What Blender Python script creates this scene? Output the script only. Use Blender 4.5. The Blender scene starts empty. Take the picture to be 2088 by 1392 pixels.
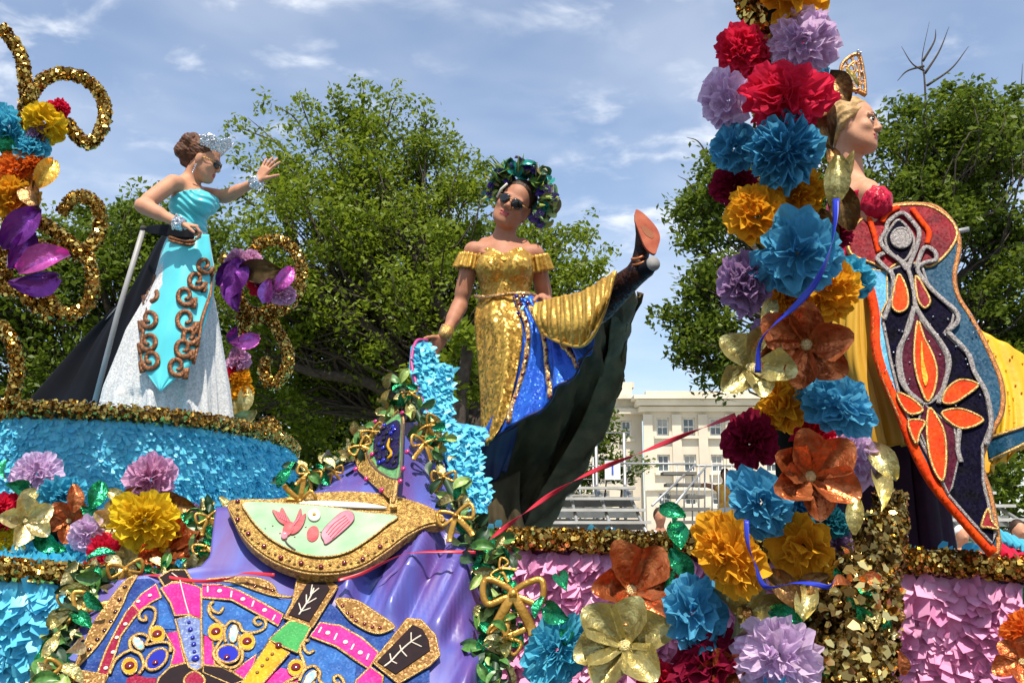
import bpy, bmesh, math, random
import numpy as np
from mathutils import Vector, Matrix

rng = np.random.default_rng(7)
random.seed(7)
R = math.radians
scene = bpy.context.scene
col = scene.collection

# ------------------------------------------------------------------ camera
CAM_Z = 1.62
FPX = 2030.0                       # focal length in photo pixels (35 mm)
PITCH = math.atan(384.0 / FPX)
cam_d = bpy.data.cameras.new("camera")
cam_d.lens = 35.0; cam_d.sensor_width = 36.0
cam_d.clip_start = 0.05; cam_d.clip_end = 2000.0
cam = bpy.data.objects.new("camera", cam_d)
cam.location = (0, 0, CAM_Z)
cam.rotation_euler = (math.pi / 2 + PITCH, 0, 0)
col.objects.link(cam)
scene.camera = cam

# ------------------------------------------------------------------ light
SUN_EL, SUN_ROT = R(64), R(178)
world = bpy.data.worlds.new("World")
scene.world = world
world.use_nodes = True
wn = world.node_tree.nodes; wl = world.node_tree.links
wn.clear()
w_out = wn.new("ShaderNodeOutputWorld")
w_bg = wn.new("ShaderNodeBackground"); w_bg.inputs[1].default_value = 0.12
w_sky = wn.new("ShaderNodeTexSky"); w_sky.sky_type = 'NISHITA'
w_sky.sun_disc = False; w_sky.sun_elevation = SUN_EL; w_sky.sun_rotation = SUN_ROT
w_sky.air_density = 1.0; w_sky.dust_density = 0.7; w_sky.ozone_density = 2.2
w_tc = wn.new("ShaderNodeTexCoord")
w_sep = wn.new("ShaderNodeSeparateXYZ"); wl.new(w_tc.outputs["Generated"], w_sep.inputs[0])
def wmath(op, a, b=None):
    n = wn.new("ShaderNodeMath"); n.operation = op
    for i, v in enumerate((a, b)):
        if v is None: continue
        if isinstance(v, (int, float)): n.inputs[i].default_value = v
        else: wl.new(v, n.inputs[i])
    return n.outputs[0]
w_den = wmath('ADD', wmath('MAXIMUM', w_sep.outputs[2], 0.0), 0.22)
w_cmb = wn.new("ShaderNodeCombineXYZ")
wl.new(wmath('DIVIDE', w_sep.outputs[0], w_den), w_cmb.inputs[0])
wl.new(wmath('DIVIDE', w_sep.outputs[1], w_den), w_cmb.inputs[1])
def wnoise(scale, detail, rough, off):
    mp = wn.new("ShaderNodeMapping"); mp.inputs["Location"].default_value = off
    mp.inputs["Rotation"].default_value = (0, 0, R(25)); mp.inputs["Scale"].default_value = (1.0, 1.25, 1)
    wl.new(w_cmb.outputs[0], mp.inputs[0])
    n = wn.new("ShaderNodeTexNoise"); n.inputs["Scale"].default_value = scale
    n.inputs["Detail"].default_value = detail; n.inputs["Roughness"].default_value = rough
    n.inputs["Distortion"].default_value = 0.25
    wl.new(mp.outputs[0], n.inputs["Vector"])
    return n.outputs["Fac"]
def wramp(v, lo, hi):
    n = wn.new("ShaderNodeMapRange"); n.interpolation_type = 'SMOOTHSTEP'
    n.inputs[1].default_value = lo; n.inputs[2].default_value = hi
    wl.new(v, n.inputs[0]); return n.outputs[0]
w_puff = wmath('MULTIPLY', wramp(wnoise(6.5, 5, 0.55, (1.3, 4.2, 0)), 0.49, 0.78), wramp(wnoise(1.7, 2, 0.5, (6.1, 1.0, 0)), 0.36, 0.58))
w_veil = wmath('ADD', 0.10, wmath('MULTIPLY', wramp(wnoise(1.6, 4, 0.6, (2.7, 0.4, 0)), 0.34, 0.75), 0.30))
w_fac = wmath('MINIMUM', wmath('ADD', wmath('MULTIPLY', w_puff, 0.95), w_veil), 0.92)
w_mix = wn.new("ShaderNodeMix"); w_mix.data_type = 'RGBA'
wl.new(w_fac, w_mix.inputs[0]); wl.new(w_sky.outputs[0], w_mix.inputs[6])
w_mix.inputs[7].default_value = (5.6, 5.9, 6.4, 1)
wl.new(w_mix.outputs[2], w_bg.inputs[0])
wl.new(w_bg.outputs[0], w_out.inputs[0])

sun_d = bpy.data.lights.new("sun", 'SUN')
sun_d.energy = 4.5; sun_d.angle = R(0.55); sun_d.color = (1.0, 0.93, 0.82)
sun = bpy.data.objects.new("sun", sun_d); col.objects.link(sun)
_s = Vector((math.sin(SUN_ROT) * math.cos(SUN_EL), math.cos(SUN_ROT) * math.cos(SUN_EL), math.sin(SUN_EL)))
sun.rotation_euler = _s.to_track_quat('Z', 'Y').to_euler()
sun.location = _s * 40

scene.view_settings.view_transform = 'Standard'
scene.view_settings.look = 'None'
scene.view_settings.exposure = 0.60
scene.view_settings.gamma = 1.0
scene.view_settings.use_curve_mapping = False
scene.cycles.max_bounces = 6
scene.cycles.transparent_max_bounces = 8

# ------------------------------------------------------------------ helpers
cp, sp = math.cos(PITCH), math.sin(PITCH)
def ray(px, py):
    a, b = px - 1044.0, 696.0 - py
    return np.array([a, FPX * cp - b * sp, FPX * sp + b * cp])
ORG = np.array([0, 0, CAM_Z])
def P(px, py, Y):
    """the point of the place that stands Y metres away and shows at this spot of the photograph"""
    d = ray(px, py); return ORG + d * (Y / d[1])
class Plane:
    """a tilted flat surface in the place; at() gives the point on it (raised by h)"""
    def __init__(s, a, b, c):
        a, b, c = (P(*q) for q in (a, b, c))
        n = np.cross(b - a, c - a); n /= np.linalg.norm(n)
        if np.dot(n, ORG - a) < 0: n = -n
        s.n, s.o = n, a
    def at(s, px, py, h=0.0):
        d = ray(px, py); t = np.dot(s.o - ORG, s.n) / np.dot(d, s.n)
        return ORG + d * t + s.n * h
class Upright:
    def __init__(s, Y): s.Y = Y; s.n = np.array([0, -1.0, 0])
    def at(s, px, py, h=0.0): return P(px, py, s.Y) + s.n * h

def nrm(v):
    v = np.asarray(v, float); return v / (np.linalg.norm(v) + 1e-12)

def new_mesh(name, V, F, smooth=True):
    V = np.asarray(V, np.float32).reshape(-1, 3)
    m = bpy.data.meshes.new(name)
    if isinstance(F, np.ndarray):
        k = F.shape[1]; nf = len(F)
        m.vertices.add(len(V)); m.vertices.foreach_set("co", V.ravel())
        m.loops.add(nf * k); m.loops.foreach_set("vertex_index", F.astype(np.int32).ravel())
        m.polygons.add(nf)
        m.polygons.foreach_set("loop_start", np.arange(0, nf * k, k, dtype=np.int32))
        m.update(calc_edges=True)
    else:
        m.from_pydata(V.tolist(), [], F); m.update()
    if smooth: m.polygons.foreach_set("use_smooth", np.ones(len(m.polygons), bool))
    return m
def link(name, mesh, mat=None, parent=None, **props):
    o = bpy.data.objects.new(name, mesh); col.objects.link(o)
    if mat is not None and mesh is not None:
        if len(mesh.materials) == 0: mesh.materials.append(mat)
        elif mesh.materials[0] != mat:
            o.material_slots[0].link = 'OBJECT'; o.material_slots[0].material = mat
    if parent is not None:
        o.parent = parent; o.matrix_parent_inverse = parent.matrix_basis.inverted()
    for k, v in props.items(): o[k] = v
    return o
def add(name, V, F, mat, parent=None, smooth=True, **props):
    return link(name, new_mesh(name, V, F, smooth), mat, parent, **props)
def thing(name, label, category, group=None, loc=(0, 0, 0)):
    """an Empty at the base of the thing; its parts keep world coordinates"""
    o = bpy.data.objects.new(name, None); col.objects.link(o)
    o.empty_display_size = 0.1; o.location = [float(x) for x in loc]
    o["label"] = label; o["category"] = category
    if group: o["group"] = group
    return o
class MB:
    """collects pieces of ONE part"""
    def __init__(s): s.V = []; s.F = []; s.n = 0
    def put(s, V, F):
        V = np.asarray(V, float).reshape(-1, 3)
        s.F += [tuple(int(i) + s.n for i in f) for f in F]; s.V.append(V); s.n += len(V); return s
    def box(s, c, d, ax=None):
        c = np.asarray(c, float); ax = np.eye(3) if ax is None else np.asarray(ax)
        V = [c + ax[0] * d[0] / 2 * i + ax[1] * d[1] / 2 * j + ax[2] * d[2] / 2 * k for i in (-1, 1) for j in (-1, 1) for k in (-1, 1)]
        return s.put(V, [(0, 1, 3, 2), (4, 6, 7, 5), (0, 4, 5, 1), (2, 3, 7, 6), (0, 2, 6, 4), (1, 5, 7, 3)])
    def tube(s, path, r, n=8, closed=False, flat=1.0, up=None):
        V, F = tube(path, r, n, closed, flat, up); return s.put(V, F)
    def build(s, name, mat, parent=None, smooth=False, **props):
        return add(name, np.concatenate(s.V), s.F, mat, parent, smooth, **props)
def catmull(pts, n, closed=False):
    p = np.asarray(pts, float); m = len(p)
    if m == 2 and not closed: return p[0] + (p[1] - p[0]) * np.linspace(0, 1, n)[:, None]
    if closed: t = np.linspace(0, m, n, endpoint=False)
    else: t = np.linspace(0, m - 1, n)
    i = np.floor(t).astype(int)
    if not closed: i = np.minimum(i, m - 2)
    f = (t - i)[:, None]
    if closed: g = lambda k: p[(i + k) % m]
    else:
        q = np.vstack([2 * p[0] - p[1], p, 2 * p[-1] - p[-2]]); g = lambda k: q[i + k + 1]
    a, b, c, d = g(-1), g(0), g(1), g(2)
    return 0.5 * (2 * b + (c - a) * f + (2 * a - 5 * b + 4 * c - d) * f**2 + (3 * b - a - 3 * c + d) * f**3)
def tube(path, r, n=8, closed=False, flat=1.0, up=None):
    p = np.asarray(path, float); m = len(p)
    r = np.broadcast_to(np.asarray(r, float), (m,))
    if closed: t = np.roll(p, -1, 0) - np.roll(p, 1, 0)
    else: t = np.gradient(p, axis=0)
    t /= np.linalg.norm(t, axis=1)[:, None] + 1e-12
    u0 = np.array([0, 0, 1.0]) if up is None else nrm(up)
    V = []; b = None
    for i in range(m):
        if up is not None: a = u0 - t[i] * np.dot(u0, t[i])
        elif b is None:
            a = np.cross(t[i], [0.31, 0.17, 0.93]); 
        else: a = b - t[i] * np.dot(b, t[i])
        a = nrm(a); b = a; c = np.cross(t[i], a)
        ang = np.linspace(0, 2 * math.pi, n, endpoint=False)
        V.append(p[i] + r[i] * (np.cos(ang)[:, None] * a * flat + np.sin(ang)[:, None] * c))
    V = np.concatenate(V); F = []
    for i in range(m if closed else m - 1):
        j = (i + 1) % m
        for k in range(n):
            l = (k + 1) % n; F.append((i * n + k, i * n + l, j * n + l, j * n + k))
    if not closed:
        F.append(tuple(range(n - 1, -1, -1))); F.append(tuple((m - 1) * n + k for k in range(n)))
    return V, F
def grid_faces(nu, nv):
    a = np.arange(nu * nv).reshape(nv, nu)
    return np.stack([a[:-1, :-1], a[:-1, 1:], a[1:, 1:], a[1:, :-1]], -1).reshape(-1, 4)
def surf(rows, nu, nv):
    """smooth grid through rows of world points -> (nv,nu,3)"""
    rows = [np.array([P(*q) for q in r], float) for r in rows]
    a = np.stack([catmull(r, nu) for r in rows])
    return np.stack([catmull(a[:, i], nv) for i in range(nu)], 1)
def gnormals(g):
    du = np.gradient(g, axis=1); dv = np.gradient(g, axis=0)
    n = np.cross(du, dv); n /= np.linalg.norm(n, axis=2)[:, :, None] + 1e-12
    f = np.sum(n * (ORG - g), axis=2) < 0
    if f.mean() > .5: n = -n
    return n
def fold(g, amp, freq, phase=0, ramp=(0.2, 1.0), skew=0.0, rough=0.4):
    n = gnormals(g); nv, nu, _ = g.shape
    u = np.linspace(0, 1, nu)[None, :]; v = np.linspace(0, 1, nv)[:, None]
    w = ramp[0] + (ramp[1] - ramp[0]) * v
    d = np.sin(2 * math.pi * freq * (u + skew * v) + phase + 1.3 * np.sin(5 * u + 2 * v))
    d = d + rough * np.sin(2 * math.pi * freq * 2.3 * u + 3.1 * v + phase)
    return g + n * (amp * d * w)[:, :, None]
def sheet(name, g, mat, parent=None, thick=0.004, **props):
    nv, nu, _ = g.shape
    o = add(name, g.reshape(-1, 3), grid_faces(nu, nv), mat, parent, True, **props)
    s = o.modifiers.new("thickness", 'SOLIDIFY'); s.thickness = thick; s.offset = 0
    return o
def plate(name, pts, surf_, mat, parent, h=0.0, t=0.006, smooth_n=0, border=None, bmat=None, bname="piping", **props):
    """a flat cut-out laid on a surface: own thickness, optional corded edge"""
    p2 = np.asarray(pts, float)
    if smooth_n: p2 = catmull(p2, smooth_n, True)
    top = np.array([surf_.at(x, y, h + t) for x, y in p2]); bot = np.array([surf_.at(x, y, h - 0.002) for x, y in p2])
    n = len(p2)
    F = [tuple(range(n))] + [(i, (i + 1) % n, n + (i + 1) % n, n + i)[::-1] for i in range(n)]
    o = add(name, np.vstack([top, bot]), F, mat, parent, False, **props)
    if border:
        par = o if (parent is not None and parent.parent is None) else parent
        V, F = tube(np.array([surf_.at(x, y, h + t * 0.7) for x, y in p2]), border, 6, True)
        add(bname, V, F, bmat, par)
    return o
def cord(name, pts, surf_, mat, parent, r=0.005, h=0.006, n=24, closed=False, flat=1.0, **props):
    p2 = catmull(np.asarray(pts, float), n, closed)
    V, F = tube(np.array([surf_.at(x, y, h) for x, y in p2]), r, 6, closed, flat, None if flat == 1 else surf_.n)
    return add(name, V, F, mat, parent, True, **props)
def uvball(nu=12, nv=8):
    V = [(0, 0, 1)] + [(math.sin(math.pi * j / nv) * math.cos(2 * math.pi * i / nu), math.sin(math.pi * j / nv) * math.sin(2 * math.pi * i / nu), math.cos(math.pi * j / nv)) for j in range(1, nv) for i in range(nu)] + [(0, 0, -1)]
    F = [(0, 1 + i, 1 + (i + 1) % nu) for i in range(nu)]
    for j in range(nv - 2):
        for i in range(nu):
            a = 1 + j * nu; F.append((a + i, a + nu + i, a + nu + (i + 1) % nu, a + (i + 1) % nu))
    a = 1 + (nv - 2) * nu; F += [(a + i, len(V) - 1, a + (i + 1) % nu) for i in range(nu)]
    return np.array(V, float), F
BALL_V, BALL_F = uvball(10, 6)
ball_mesh = new_mesh("bead", BALL_V, BALL_F)
def frame_to(n, roll=0.0):
    n = nrm(n); a = np.cross([0, 0, 1.0], n)
    if np.linalg.norm(a) < 1e-3: a = np.array([1.0, 0, 0])
    a = nrm(a); b = np.cross(n, a); c, s = math.cos(roll), math.sin(roll)
    return np.stack([a * c + b * s, b * c - a * s, n], 1)
def put(name, mesh, loc, Rm, scl, mat, parent=None, **props):
    o = link(name, mesh, mat, parent, **props)
    scl = (scl,) * 3 if np.isscalar(scl) else scl
    m = Matrix([[Rm[i][j] * scl[j] for j in range(3)] + [loc[i]] for i in range(3)] + [[0, 0, 0, 1]])
    o.matrix_basis = m
    return o
def bead(name, p, r, mat, parent=None, n=(0, -1, 0), flat=1.0, **props):
    return put(name, ball_mesh, p, frame_to(n), (r, r, r * flat), mat, parent, **props)

# ------------------------------------------------------------------ materials
def M(name, c, rough=.5, metal=0.0, c2=None, mix='noise', scale=6.0, bump=0.0, bscale=60.0, trans=0.0, seq=0.0, seqk=0.5, spec=.5, sheen=0.0, var=None, detail=4, wave=None, sss=0.0):
    m = bpy.data.materials.new(name); m.use_nodes = True
    nt = m.node_tree; N, L = nt.nodes, nt.links
    b = N["Principled BSDF"]; out = N["Material Output"]
    b.inputs["Roughness"].default_value = rough; b.inputs["Metallic"].default_value = metal
    b.inputs["Specular IOR Level"].default_value = spec
    if seq and metal < .3: b.inputs["Specular IOR Level"].default_value = min(spec, .16)
    if sheen: b.inputs["Sheen Weight"].default_value = sheen
    if sss:
        b.inputs["Subsurface Weight"].default_value = sss; b.inputs["Subsurface Radius"].default_value = (.02, .008, .004)
        b.inputs["Subsurface Scale"].default_value = .6
    tc = N.new("ShaderNodeTexCoord")
    if c2 is None: c2 = tuple(x * .72 for x in c[:3])
    mx = N.new("ShaderNodeMix"); mx.data_type = 'RGBA'
    mx.inputs[6].default_value = (*c[:3], 1); mx.inputs[7].default_value = (*c2[:3], 1)
    if mix == 'island':
        g = N.new("ShaderNodeNewGeometry"); f = g.outputs["Random Per Island"]
    elif mix == 'object':
        g = N.new("ShaderNodeObjectInfo"); f = g.outputs["Random"]
    else:
        nz = N.new("ShaderNodeTexNoise"); nz.inputs["Scale"].default_value = scale; nz.inputs["Detail"].default_value = detail
        L.new(tc.outputs["Object"], nz.inputs["Vector"])
        mr = N.new("ShaderNodeMapRange"); mr.inputs[1].default_value = .32; mr.inputs[2].default_value = .68
        L.new(nz.outputs["Fac"], mr.inputs[0]); f = mr.outputs[0]
    L.new(f, mx.inputs[0]); L.new(mx.outputs[2], b.inputs["Base Color"])
    nsock = None
    if bump:
        n2 = N.new("ShaderNodeTexNoise"); n2.inputs["Scale"].default_value = bscale; n2.inputs["Detail"].default_value = 3
        L.new(tc.outputs["Object"], n2.inputs["Vector"])
        bp = N.new("ShaderNodeBump"); bp.inputs["Strength"].default_value = bump; bp.inputs["Distance"].default_value = .01
        L.new(n2.outputs["Fac"], bp.inputs["Height"]); nsock = bp.outputs[0]
    if seq:   # sequins / glitter: every cell is a small facet turned its own way
        vo = N.new("ShaderNodeTexVoronoi"); vo.inputs["Scale"].default_value = seq
        L.new(tc.outputs["Object"], vo.inputs["Vector"])
        sb = N.new("ShaderNodeVectorMath"); sb.operation = 'SUBTRACT'; sb.inputs[1].default_value = (.5, .5, .5)
        L.new(vo.outputs["Color"], sb.inputs[0])
        sc_ = N.new("ShaderNodeVectorMath"); sc_.operation = 'SCALE'; sc_.inputs[3].default_value = seqk * 2
        L.new(sb.outputs[0], sc_.inputs[0])
        ge = N.new("ShaderNodeNewGeometry")
        ad = N.new("ShaderNodeVectorMath"); ad.operation = 'ADD'
        L.new(sc_.outputs[0], ad.inputs[0]); L.new(nsock if nsock else ge.outputs["Normal"], ad.inputs[1])
        no = N.new("ShaderNodeVectorMath"); no.operation = 'NORMALIZE'; L.new(ad.outputs[0], no.inputs[0])
        nsock = no.outputs[0]
    if nsock: L.new(nsock, b.inputs["Normal"])
    if trans:
        tr = N.new("ShaderNodeBsdfTranslucent"); L.new(mx.outputs[2], tr.inputs[0])
        if nsock: L.new(nsock, tr.inputs[1])
        ms = N.new("ShaderNodeMixShader"); ms.inputs[0].default_value = trans
        L.new(b.outputs[0], ms.inputs[1]); L.new(tr.outputs[0], ms.inputs[2]); L.new(ms.outputs[0], out.inputs[0])
    return m

m_gold = M("gold tinsel", (.92, .62, .15), .20, .95, c2=(.24, .105, .016), mix='island')
m_goldpale = M("pale gold tinsel", (1.0, .78, .30), .18, .9, c2=(.45, .25, .06), mix='island')
m_goldcore = M("dark tinsel core", (.10, .06, .02), .7)
m_goldtrim = M("gold braid", (.66, .44, .15), .36, .7, c2=(.36, .19, .06), scale=90, bump=.5, bscale=260)
m_goldribbon = M("gold wired ribbon", (.62, .34, .06), .30, .6, c2=(.42, .20, .03), scale=14, bump=.3, bscale=80)
m_blue = M("turquoise sheeting petals", (.19, .74, .88), .42, 0, c2=(.12, .56, .80), mix='island', trans=.30)
m_blueback = M("turquoise backing", (.08, .36, .58), .6)
m_pink = M("pink sheeting petals", (.90, .50, .70), .45, 0, c2=(.76, .30, .52), mix='island', trans=.28)
m_pinkback = M("plum backing", (.22, .04, .18), .6)
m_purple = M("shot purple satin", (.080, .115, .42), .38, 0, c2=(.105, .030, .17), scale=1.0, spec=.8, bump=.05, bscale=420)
def satin2(m):   # weave colours in long streaks; the blue also paints lit folds, purple their shade
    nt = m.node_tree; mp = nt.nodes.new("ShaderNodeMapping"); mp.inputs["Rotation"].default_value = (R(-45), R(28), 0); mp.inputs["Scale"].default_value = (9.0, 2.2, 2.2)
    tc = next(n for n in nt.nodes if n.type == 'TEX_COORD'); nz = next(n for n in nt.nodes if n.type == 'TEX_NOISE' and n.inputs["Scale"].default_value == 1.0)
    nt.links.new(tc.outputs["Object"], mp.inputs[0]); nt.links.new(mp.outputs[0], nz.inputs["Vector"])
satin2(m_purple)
m_skin = M("sunlit skin", (.54, .265, .15), .60, 0, spec=.28, c2=(.48, .23, .14), scale=22, sss=.12, bump=.10, bscale=220)
m_skin_deep = M("tanned skin", (.42, .19, .11), .58, 0, spec=.28, c2=(.35, .145, .08), scale=22, sss=.12, bump=.10, bscale=220)
m_skin_fair = M("fair skin", (.58, .30, .18), .60, 0, spec=.28, c2=(.47, .215, .12), scale=22, sss=.12, bump=.10, bscale=220)
m_lips = M("lips", (.42, .07, .07), .35)
m_black = M("black satin", (.006, .0065, .010), .75, c2=(.004, .004, .005), spec=.12)
m_glass = M("dark lenses", (.008, .008, .008), .06, spec=.7)
m_silver = M("silver rhinestones", (.92, .93, .95), .14, .85, c2=(.55, .57, .60), mix='island', seq=260, seqk=.5)
m_silvertrim = M("silver bead cord", (.42, .39, .37), .45, .5, c2=(.18, .15, .14), scale=120, bump=.7, bscale=240)
def tissue(name, c, k=.72): return M(name, c, .75, 0, c2=tuple(x * k for x in c), scale=3, trans=.40, spec=.12)
T = dict(
    crimson=tissue("crimson tissue", (.82, .03, .09)), darkred=tissue("dark red tissue", (.30, .01, .045)),
    lavender=tissue("lavender tissue", (.84, .64, .86)), dusk=tissue("dusky purple tissue", (.42, .26, .46)),
    blue=tissue("blue tissue", (.11, .44, .66)), cyan=tissue("cyan tissue", (.12, .58, .76)),
    amber=tissue("amber tissue", (.88, .45, .025)), yellow=tissue("yellow tissue", (.92, .66, .03)),
    pink=tissue("pink tissue", (.80, .45, .66)), teal=tissue("teal tissue", (.03, .22, .28)), orange=tissue("orange tissue", (.85, .22, .03)))
def foil(name, c, c2, r=.32): return M(name, c, r, .75, c2=c2, scale=4, bump=.75, bscale=6)
FO = dict(copper=foil("copper foil", (.62, .20, .07), (.36, .08, .02)), olive=foil("olive gold foil", (.52, .46, .20), (.34, .27, .09), .38),
    green=foil("green foil", (.03, .36, .15), (.01, .17, .07), .25), cream=foil("cream gold foil", (.86, .76, .42), (.62, .48, .18), .35),
    brown=foil("bronze foil", (.30, .16, .05), (.09, .04, .02), .4), violet=foil("violet foil", (.28, .06, .34), (.16, .03, .22), .35),
    magenta=foil("magenta foil", (.75, .16, .52), (.45, .07, .32), .35), gold=foil("gold foil", (.85, .50, .08), (.60, .28, .03), .33))

# ================================================================== THE SETTING
m_asphalt = M("asphalt", (.055, .055, .058), .9, c2=(.04, .04, .042), scale=2, bump=.3, bscale=120)
m_grass = M("lawn", (.06, .10, .025), .9, c2=(.035, .07, .018), scale=1.2, bump=.6, bscale=60)
m_conc = M("pavement concrete", (.42, .40, .36), .85, c2=(.34, .32, .29), scale=1.5, bump=.2, bscale=90)
def flat(name, x0, x1, y0, y1, z, mat):
    nx, ny = 12, 12
    X, Y = np.meshgrid(np.linspace(x0, x1, nx), np.linspace(y0, y1, ny))
    add(name, np.stack([X, Y, np.full_like(X, z)], -1).reshape(-1, 3), grid_faces(nx, ny), mat, None, False, kind="structure")
flat("ground", -900, 900, -300, 1500, -0.02, m_grass)
flat("road", -300, 300, -14, 11.0, 0.0, m_asphalt)
_pv = MB(); _pv.box((0, 13.2, .065), (600, 4.4, .13)); _pv.build("pavement", m_conc, kind="structure")
_pv = MB(); _pv.box((0, 10.92, .07), (600, .16, .15)); _pv.build("kerb", M("kerb stone", (.5, .49, .46), .85), kind="structure")
flat("plaza", -60, 160, 62, 130, 0.01, m_conc)

# ---------------------------------------------------------------- trees
m_bark = M("bark", (.085, .062, .045), .95, c2=(.04, .03, .022), scale=14, bump=1.0, bscale=40)
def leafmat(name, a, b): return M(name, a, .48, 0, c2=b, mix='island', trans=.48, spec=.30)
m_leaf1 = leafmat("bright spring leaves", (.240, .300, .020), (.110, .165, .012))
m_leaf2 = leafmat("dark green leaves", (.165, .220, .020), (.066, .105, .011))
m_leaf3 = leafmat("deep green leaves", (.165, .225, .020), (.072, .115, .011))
def leaves(centres, per, rad, size, seed, flatten=.75):
    r = np.random.default_rng(seed); n = len(centres) * per
    d = r.normal(size=(n, 3)); d /= np.linalg.norm(d, axis=1)[:, None]
    rr = np.repeat(rad, per) * r.random(n) ** .55
    c = np.repeat(centres, per, 0) + d * rr[:, None] * np.array([1, 1, flatten])
    nrmv = r.normal(size=(n, 3)) + np.array([0, 0, 1.3]); nrmv /= np.linalg.norm(nrmv, axis=1)[:, None]
    a = np.cross(nrmv, r.normal(size=(n, 3))); a /= np.linalg.norm(a, axis=1)[:, None]
    b = np.cross(nrmv, a); s = (size * (0.6 + .8 * r.random(n)))[:, None]
    V = np.stack([c - a * s, c - b * s * .52 + nrmv * s * .12, c + a * s, c + b * s * .52 + nrmv * s * .12], 1).reshape(-1, 3)
    return V, np.arange(4 * n).reshape(-1, 4)
def limb(a, b, r0, r1, seed, sag=.12, n=9):
    r = np.random.default_rng(seed); a, b = np.asarray(a, float), np.asarray(b, float)
    L = np.linalg.norm(b - a)
    m1 = a + (b - a) * .35 + r.normal(size=3) * L * sag * .6 + np.array([0, 0, L * .08]); m2 = a + (b - a) * .7 + r.normal(size=3) * L * sag * .6
    return catmull([a, m1, m2, b], n), np.linspace(r0, r1, n)
def tree(name, label, base, fork_z, lobes, mat, seed, clumps, per, lsize, crad, r0=.28, bare=(), sprays=(), group="trees across the street"):
    """lobes: (px, py, Y, rx, ry, rz) in metres; tapered trunk, limbs, twigs and leaf clumps"""
    r = np.random.default_rng(seed)
    t = thing(name, label, "tree", group, loc=(base[0], base[1], 0))
    mb = MB(); fork = np.array([base[0] + r.normal() * .15, base[1], fork_z])
    p = catmull([(base[0], base[1], -.1), (base[0] + .05, base[1], fork_z * .5), fork], 10)
    mb.tube(p, np.linspace(r0 * 1.35, r0, 10), 10)
    cs = []; cr = []
    tot = sum(l[3] * l[4] * l[5] for l in lobes) ** 1.0
    for li, (px, py, Y, rx, ry, rz) in enumerate(lobes):
        c = P(px, py, Y)
        k = max(5, int(clumps * (rx * ry * rz) ** .72 / sum((l[3] * l[4] * l[5]) ** .72 for l in lobes)))
        hub = c + np.array([0, 0, -rz * .45])
        lp, lr = limb(fork, hub, r0 * .62, r0 * .22, seed * 31 + li); mb.tube(lp, lr, 7)
        d = r.normal(size=(k, 3)); d /= np.linalg.norm(d, axis=1)[:, None]
        q = c + d * (r.random(k) ** .42)[:, None] * np.array([rx, ry, rz])
        cs.append(q); cr.append(crad * (.55 + .9 * r.random(k)))
        for j in range(k):
            s = lp[int(4 + r.random() * 5) - 1]
            if j % 2 == 0 or np.linalg.norm(q[j] - c) > .7 * min(rx, rz):
                bp, br = limb(s, q[j] + d[j] * crad * .4, r0 * .13, .008, seed * 977 + li * 71 + j, .10, 6); mb.tube(bp, br, 4)
    for bi, pts in enumerate(bare):
        q = catmull([P(*w) for w in pts], 12); mb.tube(q, np.linspace(.030, .005, 12), 4)
    sp = []
    for si, pts in enumerate(sprays):
        q = catmull([P(*w) for w in pts], 10); mb.tube(q, np.linspace(.03, .006, 10), 4)
        sp.append(q[[3, 4, 5, 6, 7, 8, 9, 9]] + r.normal(size=(8, 3)) * .16)
    tr = mb.build("trunk", m_bark, t, True)
    V, F = leaves(np.concatenate(cs), per, np.concatenate(cr), lsize, seed + 5)
    if sp:
        V2, F2 = leaves(np.concatenate(sp), 20, np.full(len(sp) * 8, .27), lsize, seed + 9); F = np.vstack([F, F2 + len(V)]); V = np.vstack([V, V2])
    add("crown", V, F, mat, t, False, kind="stuff")
    return t
xy = lambda px, Y: (P(px, 1080, Y)[0], Y)
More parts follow.
